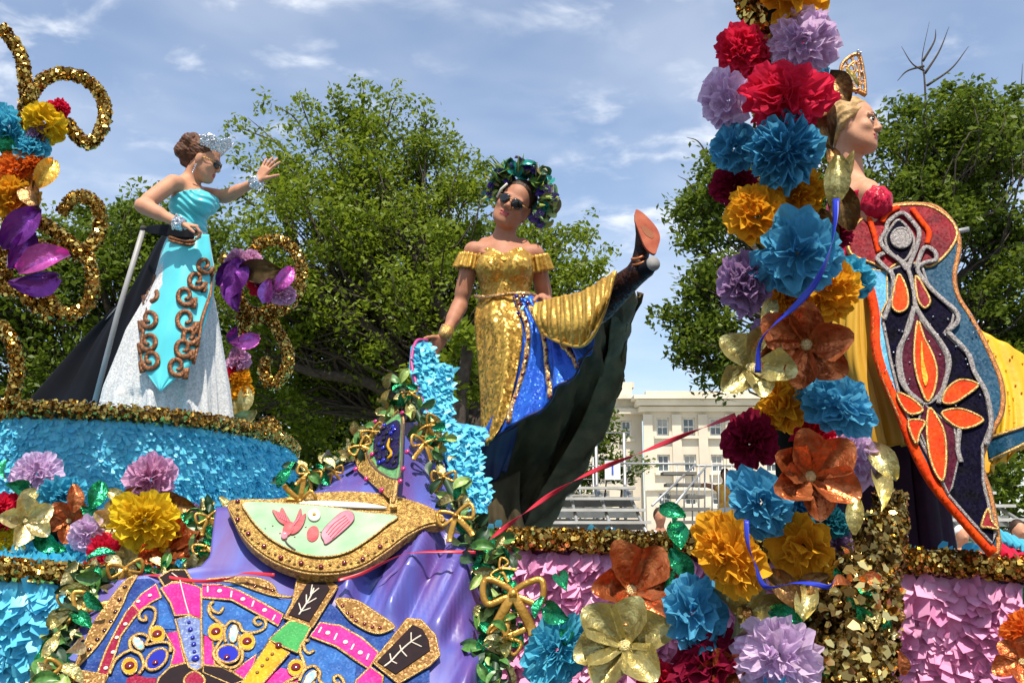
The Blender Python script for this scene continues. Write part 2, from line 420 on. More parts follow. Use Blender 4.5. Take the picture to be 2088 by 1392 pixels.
tree("shade_tree", "large bright green spreading tree behind the dancing woman", xy(935, 22), 3.4, [
    (820, 620, 22, 3.4, 3.0, 2.0), (720, 380, 22.5, 1.9, 2.0, 1.6), (620, 520, 21, 1.7, 2.0, 1.9), (900, 430, 22.5, 1.7, 2.2, 1.6),
    (570, 345, 22, .7, 1, .6), (740, 275, 22.5, .7, 1, .6), (1010, 560, 22.5, 1.8, 2, 1.5), (1120, 590, 22, 1.3, 1.6, .9), (640, 760, 23, 2.6, 2.5, 1.5), (850, 300, 22.5, .8, .9, .7), (1140, 480, 22.5, .7, .8, .35), (530, 640, 22, 1.4, 1.5, 1.5)],
    m_leaf1, 11, 600, 135, .064, .58, .30,
    sprays=[[(600, 330, 22), (560, 290, 22), (500, 265, 22), (478, 255, 22)], [(640, 300, 22), (600, 240, 22), (560, 215, 22)], [(650, 300, 22), (625, 240, 22), (610, 195, 22)], [(700, 270, 22), (690, 220, 22), (672, 190, 22)], [(740, 250, 22), (742, 205, 22), (740, 178, 22)], [(790, 260, 22), (800, 215, 22), (815, 190, 22)], [(850, 300, 22), (870, 250, 22), (862, 215, 22)], [(560, 380, 21), (520, 350, 21), (490, 335, 21)], [(930, 380, 22), (965, 350, 22), (985, 345, 22)], [(1090, 500, 22), (1150, 475, 22), (1195, 478, 22)], [(1120, 560, 22), (1180, 540, 22), (1225, 530, 22)], [(1100, 600, 22), (1190, 590, 22), (1235, 600, 22)], [(520, 420, 21), (490, 400, 21), (470, 405, 21)], [(940, 420, 22), (985, 395, 22), (1005, 390, 22)]],
    bare=[[(640, 420, 22), (600, 330, 22), (540, 270, 22), (505, 240, 22)], [(700, 330, 22), (735, 240, 22), (745, 190, 22)], [(860, 380, 22), (870, 300, 22), (850, 215, 22)],
          [(610, 500, 21), (560, 400, 21), (500, 330, 21)], [(1040, 520, 22), (1110, 470, 22), (1175, 470, 22)], [(1080, 500, 22), (1080, 450, 22), (1065, 410, 22)], [(1100, 480, 22), (1110, 440, 22), (1108, 415, 22)]])
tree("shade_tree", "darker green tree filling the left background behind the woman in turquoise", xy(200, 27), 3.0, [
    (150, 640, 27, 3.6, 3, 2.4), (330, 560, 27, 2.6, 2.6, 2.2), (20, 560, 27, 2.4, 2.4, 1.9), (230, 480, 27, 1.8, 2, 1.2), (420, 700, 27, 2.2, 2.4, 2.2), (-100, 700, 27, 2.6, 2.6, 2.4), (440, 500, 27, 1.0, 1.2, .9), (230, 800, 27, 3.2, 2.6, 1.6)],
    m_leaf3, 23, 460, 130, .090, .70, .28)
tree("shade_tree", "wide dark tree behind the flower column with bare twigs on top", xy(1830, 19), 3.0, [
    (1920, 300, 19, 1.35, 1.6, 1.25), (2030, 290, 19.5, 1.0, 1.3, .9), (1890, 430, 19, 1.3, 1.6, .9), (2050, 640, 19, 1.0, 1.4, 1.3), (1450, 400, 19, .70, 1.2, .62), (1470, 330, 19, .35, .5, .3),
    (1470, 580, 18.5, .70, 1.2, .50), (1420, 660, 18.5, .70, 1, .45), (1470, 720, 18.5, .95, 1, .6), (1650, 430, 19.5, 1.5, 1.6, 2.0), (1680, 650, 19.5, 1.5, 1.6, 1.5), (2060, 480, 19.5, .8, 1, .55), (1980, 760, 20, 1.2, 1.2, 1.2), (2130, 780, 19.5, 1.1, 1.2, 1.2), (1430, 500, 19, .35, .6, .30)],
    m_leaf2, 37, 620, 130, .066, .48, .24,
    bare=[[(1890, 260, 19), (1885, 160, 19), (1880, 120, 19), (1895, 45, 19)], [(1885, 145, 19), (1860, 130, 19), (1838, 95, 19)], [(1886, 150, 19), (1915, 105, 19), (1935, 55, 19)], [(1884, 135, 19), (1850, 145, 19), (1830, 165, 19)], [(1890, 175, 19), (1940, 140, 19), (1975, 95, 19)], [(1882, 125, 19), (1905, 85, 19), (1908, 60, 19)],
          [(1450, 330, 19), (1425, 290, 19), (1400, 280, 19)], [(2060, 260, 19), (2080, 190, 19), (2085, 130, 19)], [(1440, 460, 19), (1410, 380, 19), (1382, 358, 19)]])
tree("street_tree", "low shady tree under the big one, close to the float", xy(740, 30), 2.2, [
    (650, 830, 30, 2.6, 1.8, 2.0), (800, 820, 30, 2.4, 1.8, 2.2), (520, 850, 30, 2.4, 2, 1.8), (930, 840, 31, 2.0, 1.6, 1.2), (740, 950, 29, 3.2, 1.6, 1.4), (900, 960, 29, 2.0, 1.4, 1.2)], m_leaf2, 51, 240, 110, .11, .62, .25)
# thin trunks seen past the gold skirt
for i, (a, b, c, w) in enumerate([((925, 1075), (935, 850), (955, 700), .17), ((975, 1075), (985, 880), (1010, 760), .10)]):
    t = thing("young_tree", ["slim leaning tree trunk left of the gold skirt", "thin grey tree trunk just behind the gold skirt"][i], "tree", loc=P(*a, 16))
    q = catmull([P(*a, 16) - np.array([0, 0, 1.9]), P(*a, 16), P(*b, 16), P(*c, 16)], 14); V, F = tube(q, np.linspace(w, w * .55, 14), 9); add("trunk", V, F, m_bark, t)
    k = 9; cc = P(*c, 16.2) + rng.normal(size=(k, 3)) * np.array([.45, .5, .35]); V, F = leaves(cc, 60, np.full(k, .3), .085, 80 + i); add("crown", V, F, m_leaf1, t, False, kind="stuff")
# shrubs in front of the building and hedge under the trees
def shrub(name, label, spots, mat, seed, per=110, size=.06, crad=.4):
    r = np.random.default_rng(seed); cs = np.concatenate([P(x, y, Y) + r.normal(size=(n, 3)) * np.array([w, w * .7, h]) * .5 for x, y, Y, w, h, n in spots])
    c0 = cs.mean(0); t = thing(name, label, "shrub", loc=(c0[0], c0[1], 0)); mb = MB()
    for j in range(6): q, rr = limb((c0[0] + r.normal() * .2, c0[1], 0), cs[r.integers(len(cs))], .06, .015, seed * 7 + j); mb.tube(q, rr, 5)
    mb.build("trunk", m_bark, t, True); V, F = leaves(cs, per, np.full(len(cs), crad), size, seed); add("crown", V, F, mat, t, False, kind="stuff")
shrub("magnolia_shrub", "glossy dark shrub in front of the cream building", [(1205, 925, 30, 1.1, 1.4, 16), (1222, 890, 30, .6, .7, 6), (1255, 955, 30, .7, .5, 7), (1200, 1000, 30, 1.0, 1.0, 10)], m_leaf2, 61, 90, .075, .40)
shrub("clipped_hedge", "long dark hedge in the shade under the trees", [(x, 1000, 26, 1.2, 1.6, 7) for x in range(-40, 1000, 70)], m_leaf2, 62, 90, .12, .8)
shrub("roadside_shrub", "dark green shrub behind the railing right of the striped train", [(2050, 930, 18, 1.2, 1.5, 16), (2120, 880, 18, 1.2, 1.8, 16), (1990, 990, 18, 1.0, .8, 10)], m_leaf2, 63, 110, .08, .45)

# ---------------------------------------------------------------- cream building
m_cream = M("cream limestone", (.68, .61, .48), .85, c2=(.54, .47, .36), scale=.35, bump=.25, bscale=6)
m_cream2 = M("cream cornice stone", (.72, .66, .53), .8, c2=(.60, .54, .42), scale=.6)
m_pane = M("window glass", (.10, .13, .15), .10, c2=(.05, .07, .08), scale=.5, spec=.8)
m_blind = M("window with drawn blind", (.42, .41, .37), .35, c2=(.28, .28, .26), scale=1.5)
m_sash = M("white sash paint", (.74, .72, .66), .6)
m_dark = M("dark recess", (.05, .045, .04), .9)
BY = 92.0
def bx(px): return P(px, 1000, BY)[0]
def bz(py): return P(1350, py, BY)[2]
bld = thing("courthouse", "cream stone three storey building with cornice behind the bleachers", "building", loc=(bx(1400), BY, 0))
def facade(cols, rows, wins, y, dep, name):
    mb = MB()
    for i in range(len(cols) - 1):
        for j in range(len(rows) - 1):
            if (i, j) in wins: continue
            mb.box(((cols[i] + cols[i + 1]) / 2, y + dep / 2, (rows[j] + rows[j + 1]) / 2), (cols[i + 1] - cols[i], dep, rows[j + 1] - rows[j]))
    mb.build(name, m_cream, bld)
def window(x0, x1, z0, z1, y):
    mb = MB(); w = .16
    for (cx, cz, dx, dz) in (((x0 + x1) / 2, z1 - w / 2, x1 - x0, w), ((x0 + x1) / 2, z0 + w / 2, x1 - x0, w), (x0 + w / 2, (z0 + z1) / 2, w, z1 - z0 - 2 * w), (x1 - w / 2, (z0 + z1) / 2, w, z1 - z0 - 2 * w), ((x0 + x1) / 2, (z0 + z1) / 2, x1 - x0 - 2 * w, .14)):
        mb.box((cx, y + .32, cz), (dx, .12, dz))
    mb.box(((x0 + x1) / 2, y + .34, (z0 + z1) / 2), (.07, .08, z1 - z0 - 2 * w))
    o = mb.build("window", m_sash, bld)
    for s in (0, 1):
        zc = z0 + (z1 - z0) * (.25 + .5 * s)
        q = MB(); q.box(((x0 + x1) / 2, y + .40, zc), (x1 - x0 - .2, .03, (z1 - z0) / 2 - .1)); q.build("pane", m_blind if s and int(x0 * 7 + z0 * 3) % 3 else m_pane, o)
    q = MB(); q.box(((x0 + x1) / 2, y - .10, z0 - .16), (x1 - x0 + .5, .5, .22)); q.build("sill", m_cream2, o)
wx = []
for c in (1355, 1409, 1465, 1521, 1577, 1633, 1689, 1745, 1801): wx.append((bx(c - 13), bx(c + 13)))
zr = [0, bz(1030), bz(1002), bz(962), bz(926), bz(888), bz(851), bz(838)]
cols = [bx(1318)] + [v for w in wx for v in w] + [bx(1840)]
wins = {(2 * i + 1, j) for i in range(len(wx)) for j in (1, 3, 5)}
facade(cols, zr, wins, BY, .8, "wall")
for i, (a, b) in enumerate(wx):
    for j in (1, 3, 5): window(a, b, zr[j], zr[j + 1], BY)
mb = MB()
for c in [1324] + [c + 28 for c in (1355, 1409, 1465, 1521, 1577, 1633, 1689, 1745)]: mb = MB(); mb.box((bx(c), BY - .13, (bz(845) + bz(1000)) / 2), (.85, .25, bz(845) - bz(1000))); mb.build("pilaster", m_cream, bld)
mb = MB(); mb.box((bx(1579), BY + .2, bz(834)), (bx(1840) - bx(1318) + 1.0, 1.3, .45)); mb.box((bx(1579), BY + .0, bz(822)), (bx(1840) - bx(1318) + 1.6, 2.0, .50)); mb.box((bx(1579), BY - .1, bz(812) ), (bx(1840) - bx(1318) + 2.2, 2.6, .35)); mb.build("cornice", m_cream2, bld)
mb = MB(); mb.box((bx(1579), BY + 1.4, bz(803)), (bx(1840) - bx(1318) - .6, 1.0, .8)); mb.build("parapet", m_cream, bld)
mb = MB(); mb.box((bx(1579), BY - .12, bz(995)), (bx(1840) - bx(1318), .3, .35)); mb.build("string_course", m_cream2, bld)
mb = MB(); mb.box((bx(1579), BY + 8, bz(815) - .2), (bx(1840) - bx(1318), 14, .3)); mb.build("roof", m_conc, bld)
# set back left wing
YW = BY + 2.0
cols = [bx(1060), bx(1108), bx(1133), bx(1165), bx(1190), bx(1222), bx(1247), bx(1274), bx(1296), bx(1318)]
zr2 = [0, bz(1024), bz(998), bz(962), bz(926), bz(890), bz(852), bz(838)]
facade(cols, zr2, {(i, j) for i in (1, 3, 5, 7) for j in (1, 3, 5)}, YW, .8, "wall")
for i in (1, 3, 5, 7):
    for j in (1, 3, 5): window(cols[i], cols[i + 1], zr2[j], zr2[j + 1], YW)
mb = MB(); mb.box((bx(1189), YW - .1, bz(834)), (bx(1318) - bx(1060) + .4, 1.2, .5)); mb.box((bx(1189), YW + .2, bz(818)), (bx(1318) - bx(1060) - .1, .9, 1.2)); mb.box((bx(1189), YW - .3, bz(806)), (bx(1318) - bx(1060) + .6, 2.0, .35)); mb.build("cornice", m_cream2, bld)
mb = MB(); mb.box((bx(1180), YW + 2, bz(788)), (bx(1300) - bx(1060), 3, 1.6)); mb.box((bx(1245), YW + 2.5, bz(775)), (5.5, 3, .5)); mb.build("attic", m_cream, bld)
mb = MB(); mb.tube([(bx(1278), YW + 2, bz(775)), (bx(1278), YW + 2, bz(764))], [.35, .30], 8); mb.tube([(bx(1278), YW + 2, bz(765)), (bx(1278), YW + 2, bz(759))], [.55, .5], 8); mb.build("roof_vent", m_dark, bld)

# ---------------------------------------------------------------- bleachers
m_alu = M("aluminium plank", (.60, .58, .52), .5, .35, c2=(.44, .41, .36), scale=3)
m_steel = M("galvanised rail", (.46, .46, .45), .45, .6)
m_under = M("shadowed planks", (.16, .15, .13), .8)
def bleacher(label, px0, px1, Y0, rows, dz, dy, z0, rail_py):
    t = thing("bleacher", label, "bleacher", "bleachers by the street", loc=(P((px0 + px1) / 2, 1080, Y0)[0], Y0, 0))
    for i in range(rows):
        y, z = Y0 + i * dy, z0 + i * dz; x0, x1 = P(px0, 1080, Y0)[0], P(px1, 1080, Y0)[0]
        q = MB(); q.box(((x0 + x1) / 2, y, z + .43), (x1 - x0, .26, .045)); q.build("seat_plank", m_alu, t)
        q = MB(); q.box(((x0 + x1) / 2, y + .36, z), (x1 - x0, .30, .04)); q.build("foot_plank", m_alu, t)
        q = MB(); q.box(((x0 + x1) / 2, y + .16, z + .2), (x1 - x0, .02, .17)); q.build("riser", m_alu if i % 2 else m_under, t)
    n = 5
    for k in range(n):
        x = x0 + .1 + (x1 - x0 - .2) * k / (n - 1); q = MB()
        q.tube([(x, Y0 - .1, z0 + .35), (x, Y0 + rows * dy, z0 + rows * dz + .3)], .03, 6); q.tube([(x, Y0 + rows * dy, 0), (x, Y0 + rows * dy, z0 + rows * dz + 1.25)], .03, 6); q.tube([(x, Y0, 0), (x, Y0, z0 + .4)], .03, 6); q.build("support_frame", m_steel, t, True)
    zt = z0 + rows * dz + 1.25
    for h in (0, .6):
        q = MB(); q.tube([(x0, Y0 + rows * dy, zt - h), (x1, Y0 + rows * dy, zt - h)], .014, 6); q.build("guard_rail", m_steel, t, True)
    return t
zb = P(1200, 1092, 15)[2]
bleacher("aluminium bleachers with empty rows below the cream building", 1030, 1338, 15.0, 5, .20, .62, zb - .43, 942)
bleacher("far grey bleachers in shade behind the dark skirt lining", 1100, 1245, 24.0, 6, .24, .6, .9, 980)
bleacher("bleachers with railing right of the striped train", 2010, 2200, 14.0, 5, .22, .6, .9, 980)
st = thing("bleacher_stairs", "grey stair railings beside the aluminium bleachers", "stairs", loc=(P(1430, 1080, 15)[0], 15, 0))
def rail(pts, r=.020, name="handrail"): V, F = tube(np.array([P(*q) for q in pts]), r, 6); add(name, V, F, m_steel, st)
rail([(1250, 944, 17), (1365, 945, 17), (1418, 946, 17)]); rail([(1418, 946, 17), (1330, 1030, 15)]); rail([(1418, 950, 17.2), (1424, 949, 17.2), (1522, 950, 17.2)]); rail([(1440, 950, 17), (1375, 1030, 15)])
for x, y0, y1 in ((1380, 946, 1060), (1412, 950, 1075), (1437, 950, 1075), (1478, 950, 1075), (1520, 950, 1075), (1395, 975, 1075), (1425, 950, 1080), (1452, 950, 1080), (1350, 1010, 1080), (1465, 950, 1080), (1492, 950, 1080)):
    rail([(x, y0, 17), (x, y1, 17)], .013, "baluster")
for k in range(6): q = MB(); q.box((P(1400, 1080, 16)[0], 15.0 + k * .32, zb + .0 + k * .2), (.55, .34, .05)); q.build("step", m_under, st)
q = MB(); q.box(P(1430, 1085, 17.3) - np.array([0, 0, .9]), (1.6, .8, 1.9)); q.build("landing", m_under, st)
sg = thing("notice_board", "small white board with a blue stripe on the bleacher railing", "sign", loc=P(1246, 956, 16.8))
q = MB(); q.box(P(1249, 958, 16.8), (.26, .03, .32)); q.build("board", M("white board", (.8, .8, .78), .6), sg)
q = MB(); q.box(P(1249, 957, 16.78), (.03, .012, .16)); q.build("stripe", M("blue stripe", (.05, .10, .5), .5), sg)

# ================================================================== THE FLOAT
def scatter_petals(p, d, n, t, s, seed, fl=1.0):
    """curled sheeting petals at points p hanging along d, flaring along n"""
    r = np.random.default_rng(seed); k = len(p)
    s = s * (.7 + .6 * r.random(k))[:, None]
    a = (r.normal(size=k) * .55)[:, None]
    d2 = d * np.cos(a) + t * np.sin(a); t2 = t * np.cos(a) - d * np.sin(a)
    f1 = fl * (.10 + .25 * r.random(k))[:, None]; f2 = fl * (.15 + .75 * r.random(k))[:, None]; tw = (r.normal(size=k) * .22)[:, None]
    w = .42 + .2 * r.random(k)[:, None]
    base = p + n * .002
    mid = p + d2 * s * .5 + n * s * f1; tip = p + d2 * s * .92 + n * s * f2
    V = np.stack([base - t2 * s * w * .7, base + t2 * s * w * .7, mid - t2 * s * w + n * s * tw, mid + t2 * s * w - n * s * tw, tip - t2 * s * w * .62 + n * s * tw * 1.6, tip + t2 * s * w * .62 - n * s * tw * 1.6], 1).reshape(-1, 3)
    b = np.arange(k)[:, None] * 6
    F = np.concatenate([b + np.array([0, 1, 3, 2]), b + np.array([2, 3, 5, 4])])
    return V, F
def wall_rows(top, bot, size, seed, dens=1.0):
    """rows of petal positions over the wall between two edge polylines"""
    r = np.random.default_rng(seed); top = np.asarray(top); bot = np.asarray(bot)
    seg = np.linalg.norm(np.diff(top, axis=0), axis=1); L = seg.sum(); cum = np.concatenate([[0], np.cumsum(seg)])
    H = np.linalg.norm(top - bot, axis=1).max()
    nr = int(H / (size * .50)); nc = int(L / (size * .42) * dens)
    u = (np.arange(nc)[None, :] + r.random((nr, nc))) / nc * L
    v = (np.arange(nr)[:, None] + .25 * r.normal(size=(nr, nc)) + .15 * np.sin(u * 9)) / nr
    u, v = u.ravel(), np.clip(v.ravel(), 0, 1)
    I = lambda a: np.stack([np.interp(u, cum, a[:, k]) for k in range(3)], 1)
    A, B = I(top), I(bot); p = A + (B - A) * v[:, None]
    d = B - A; d /= np.linalg.norm(d, axis=1)[:, None]
    i = np.clip(np.searchsorted(cum, u) - 1, 0, len(seg) - 1); t = (np.diff(top, axis=0) / seg[:, None])[i]
    n = np.cross(d, t); n /= np.linalg.norm(n, axis=1)[:, None]
    fl = np.sum(n * (ORG - p), 1) < 0; n[fl] *= -1
    return p, d, n, t
def strip(name, top, bot, mat, parent, **k):
    g = np.stack([top, bot]); return add(name, g.reshape(-1, 3), grid_faces(len(top), 2), mat, parent, True, **k)
def tinsel(path, rad, size, count, seed, mat, parent, name="gold_fringe", core=.55):
    """chopped foil tinsel: a dark cord with thousands of little foil tabs"""
    r = np.random.default_rng(seed); path = np.asarray(path); m = len(path)
    rad = np.broadcast_to(np.asarray(rad, float), (m,))
    seg = np.concatenate([[0], np.cumsum(np.linalg.norm(np.diff(path, axis=0), axis=1))])
    u = r.random(count) * seg[-1]
    c = np.stack([np.interp(u, seg, path[:, k]) for k in range(3)], 1); rr = np.interp(u, seg, rad)
    tg = np.gradient(path, axis=0); tg = np.stack([np.interp(u, seg, tg[:, k]) for k in range(3)], 1); tg /= np.linalg.norm(tg, axis=1)[:, None]
    o = r.normal(size=(count, 3)); o -= tg * np.sum(o * tg, 1)[:, None]; o /= np.linalg.norm(o, axis=1)[:, None]
    c = c + o * (rr * (.48 + .57 * r.random(count)))[:, None]
    n = o + r.normal(size=(count, 3)) * .75; n /= np.linalg.norm(n, axis=1)[:, None]
    a = np.cross(n, r.normal(size=(count, 3))); a /= np.linalg.norm(a, axis=1)[:, None]; b = np.cross(n, a)
    s = (size * (.6 + .8 * r.random(count)))[:, None] * .5; s2 = s * (.5 + .5 * r.random(count))[:, None]
    V = np.stack([c - a * s - b * s2 * .5, c - a * s * .1 - b * s2 + n * s * .25, c + a * s - b * s2 * .3, c + a * s * .7 + b * s2 * .6, c - a * s * .3 + b * s2 + n * s * .2], 1).reshape(-1, 3)
    F = np.arange(5 * count).reshape(-1, 5)
    g = add(name, V, F, mat, parent, False, kind="stuff")
    V, F = tube(path, rad * core, 8); add("fringe_core", V, F, m_goldcore, g if parent is not None and parent.type == 'EMPTY' else parent)
    return g
fl = thing("parade_float", "parade float of turquoise and pink sheeting with gold fringe", "float", loc=(0, 4.2, 0))
m_deck = M("deck cloth", (.10, .34, .50), .7, c2=(.07, .26, .42), scale=3)
# round upper stage on the left
ZR = 2.152
rim = np.array([[P(px, 870, Y)[0], Y, ZR] for px, Y in [(-420, 4.9), (-200, 4.66), (0, 4.6), (200, 4.7), (400, 5.08), (520, 5.66), (585, 6.4), (600, 7.3), (560, 8.4)]])
rim = catmull(rim, 60)
low = rim.copy(); low[:, 2] = 1.70
strip("stage_wall", rim - [0, -.02, .0], low - [0, -.02, 0], m_blueback, fl)
p, d, n, t = wall_rows(rim[::2] - [0, 0, .02], low[::2], .033, 3); V, F = scatter_petals(p, d, n, t, .036, 4, .42); add("stage_sheeting", V, F, m_blue, fl, False, kind="stuff")
tinsel(rim + [0, -.01, .02], .043, .020, 13000, 5, m_gold, fl)
c0 = np.array([rim[:, 0].min() - 1.0, 7.5, ZR - .01]); add("stage_floor", np.vstack([rim - [0, 0, .01], [[-4.2, 8.4, ZR - .01]], [[-4.2, 4.9, ZR - .01]]]), [tuple(range(len(rim) + 2))], m_deck, fl, False)
# lower tier with sloping ledge
tier = catmull(np.array([[P(px, 1165, Y)[0], Y, z] for px, Y, z in [(-420, 4.1, 1.49), (-200, 3.95, 1.475), (0, 3.88, 1.462), (130, 3.9, 1.445), (260, 4.05, 1.44), (420, 4.35, 1.44), (620, 4.9, 1.44)]]), 40)
led = catmull(np.array([[P(px, 1100, Y)[0], Y, 1.60] for px, Y in [(-420, 4.85), (-200, 4.62), (0, 4.55), (130, 4.58), (260, 4.75), (420, 5.0), (620, 5.6)]]), 40)
strip("ledge", led - [0, 0, .01], tier - [0, 0, .01], m_blueback, fl)
p, d, n, t = wall_rows(led, tier, .040, 6); V, F = scatter_petals(p, d, n, t, .042, 7); add("ledge_sheeting", V, F, m_blue, fl, False, kind="stuff")
tb = tier.copy(); tb[:, 2] = .25
strip("tier_wall", tier + [0, .02, 0], tb + [0, .02, 0], m_blueback, fl)
tb2 = tier.copy(); tb2[:, 2] = .75
p, d, n, t = wall_rows(tier - [0, 0, .03], tb2, .05, 8); V, F = scatter_petals(p, d, n, t, .058, 9); add("tier_sheeting", V, F, m_blue, fl, False, kind="stuff")
tinsel(tier[:28] + [0, -.01, .015], .041, .020, 7000, 10, m_gold, fl)
# pink front of the deck
pk = catmull(np.array([[P(px, 1100, Y)[0], Y, z] for px, Y, z in [(960, 4.25, 1.60), (1100, 4.06, 1.592), (1300, 3.93, 1.58), (1500, 3.82, 1.565), (1700, 3.66, 1.545), (1860, 3.55, 1.525), (2088, 3.40, 1.50), (2350, 3.25, 1.48)]]), 60)
pb = pk.copy(); pb[:, 2] = .25
strip("deck_front", pk + [0, .02, 0], pb + [0, .02, 0], m_pinkback, fl)
pb2 = pk.copy(); pb2[:, 2] = .72
p, d, n, t = wall_rows(pk - [0, 0, .06], pb2, .055, 12); V, F = scatter_petals(p, d, n, t, .062, 13, 1.25)
# the petals that show largest (right hand end, near the camera) are pieces of their own
big = np.argsort(-p[:, 0] + 3 * np.abs(p[:, 2] - 1.22))[:300]; big = np.array([i for i in big if True])
mask = np.ones(len(p), bool); mask[big] = False
Fm = F.reshape(2, -1, 4)[:, mask].reshape(-1, 4); add("front_sheeting", V, Fm, m_pink, fl, False, kind="stuff")
for j in big: add("petal", V[j * 6:j * 6 + 6], [(0, 1, 3, 2), (2, 3, 5, 4)], m_pink, fl, False)
tinsel(pk + [0, -.03, -.008], .043, .020, 15000, 14, m_gold, fl)
dk = np.vstack([pk - [0, 0, .03], [[3.2, 8.5, 1.5], [-2.2, 8.5, 1.56], [-2.2, 5.5, 1.56]]])
add("deck", dk, [tuple(range(len(dk)))], m_deck, fl, False)
# light petals showing just over the fringe
q = np.array([P(x, y, 4.02) for x, y in [(1000, 1088), (1015, 1080), (1200, 1085), (1212, 1090), (1245, 1096), (1250, 1100), (1238, 1094)]]); q[:, 2] += .01
q2 = np.array([[P(x, 1128, 3.66)[0], 3.64, 1.545] for x in (1866, 1880, 1915, 1960, 1970, 1985, 2005, 1935)])
q = np.vstack([q, q2]); V, F = scatter_petals(q, np.tile([0, -.3, .9], (len(q), 1)), np.tile([0, -.9, .3], (len(q), 1)), np.tile([1., 0, 0], (len(q), 1)), .026, 15); add("loose_petals", V, F, m_blue, fl, False, kind="stuff")
# turquoise wing standing behind the purple cloth
WP = Plane((845, 700, 4.4), (985, 880, 4.42), (950, 1025, 4.12))
wing = [(838, 706), (866, 700), (882, 722), (888, 756), (900, 746), (918, 750), (918, 800), (914, 850), (924, 866), (975, 874), (988, 884), (976, 905), (970, 930), (976, 965), (994, 1005), (985, 1045), (945, 1040), (915, 960), (880, 890), (850, 810), (834, 750)]
w_o = plate("wing_panel", wing, WP, m_blueback, fl, 0, .02)
def inside(pts, poly):
    poly = np.asarray(poly, float); x, y = pts[:, 0], pts[:, 1]; r = np.zeros(len(pts), bool); j = len(poly) - 1
    for i in range(len(poly)):
        c = ((poly[i, 1] > y) != (poly[j, 1] > y)) & (x < (poly[j, 0] - poly[i, 0]) * (y - poly[i, 1]) / (poly[j, 1] - poly[i, 1] + 1e-9) + poly[i, 0]); r ^= c; j = i
    return r
def plane_petals(poly, S, step, size, mat, parent, seed, name):
    r = np.random.default_rng(seed); poly = np.asarray(poly, float); a, b = poly.min(0), poly.max(0)
    gx, gy = np.meshgrid(np.arange(a[0], b[0], step), np.arange(a[1] - step, b[1], step)); q = np.stack([gx.ravel(), gy.ravel()], 1) + r.normal(size=(gx.size, 2)) * step * .3
    q = q[inside(q, poly)]; p = np.array([S.at(x, y, .022) for x, y in q]); dn = nrm(S.at(900, 900) - S.at(900, 850)); rt = nrm(S.at(950, 900) - S.at(900, 900))
    V, F = scatter_petals(p, np.tile(dn, (len(p), 1)), np.tile(S.n, (len(p), 1)), np.tile(rt, (len(p), 1)), size, seed, .5); add(name, V, F, mat, parent, False, kind="stuff")
plane_petals(wing, WP, 6.5, .034, m_blue, w_o, 21, "wing_sheeting")
cord("wing_edge", [(866, 699), (845, 700), (835, 728), (836, 760), (852, 812), (880, 885)], WP, M("magenta braid", (.45, .05, .20), .5), fl, .008, .02)

# ================================================================== PURPLE EMBROIDERED CLOTH
DP = Plane((200, 1392, 3.15), (900, 1392, 3.2), (500, 1050, 3.75))
dr = thing("embroidered_cloth", "purple satin cloth with jewelled fan embroidery spread over the float front", "cloth", loc=P(540, 1392, 3.1))
rowsx = [(1030, 440, 872), (1060, 436, 900), (1090, 432, 955), (1130, 428, 985), (1155, 405, 996), (1172, 262, 1000), (1192, 205, 1003), (1250, 168, 1004), (1310, 132, 1000), (1392, 92, 990), (1480, 50, 984), (1580, 5, 980)]
ry = np.array(rowsx, float); yy = np.linspace(1030, 1580, 60); xl = np.interp(yy, ry[:, 0], ry[:, 1]); xr = np.interp(yy, ry[:, 0], ry[:, 2])
g = np.zeros((60, 120, 3))
for i in range(60):
    for j in range(120):
        u = j / 119; x = xl[i] + (xr[i] - xl[i]) * u; y = yy[i]
        k = np.clip((x - min(600 + max(0, (y - 1190)) * 2.3, 885)) / 90, 0, 1); k = k * k * (3 - 2 * k)
        a = (x - 700) + (y - 1100) * .48
        h = k * (.034 * math.sin(a / 19.0 + .6 * math.sin(y / 70)) + .016 * math.sin(a / 8.7 + 1.0) + .006 * math.sin(a / 4.1)) + .004 * math.sin(x / 23 + y / 41)
        h -= .22 * np.clip((x - 940) / 70, 0, 1) ** 2
        g[i, j] = DP.at(x, y, h - .012)
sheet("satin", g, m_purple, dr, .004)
lf = surf([[(828, 786, 4.22), (822, 850, 4.10), (812, 930, 3.95), (800, 1022, 3.80)], [(800, 832, 4.26), (765, 885, 4.18), (735, 950, 4.02), (715, 1026, 3.82)], [(782, 856, 4.32), (712, 925, 4.22), (650, 985, 4.04), (590, 1040, 3.83)]], 30, 30)
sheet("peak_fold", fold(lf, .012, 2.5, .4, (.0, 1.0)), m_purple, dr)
rf = surf([[(828, 786, 4.22), (822, 850, 4.10), (812, 930, 3.95), (800, 1022, 3.80)], [(842, 826, 4.26), (858, 895, 4.14), (868, 965, 4.0), (875, 1050, 3.80)], [(850, 840, 4.32), (888, 905, 4.24), (918, 985, 4.08), (962, 1092, 3.77)]], 30, 30)
sheet("peak_fold", fold(rf, .014, 2.2, 1.4, (.0, 1.0)), m_purple, dr)
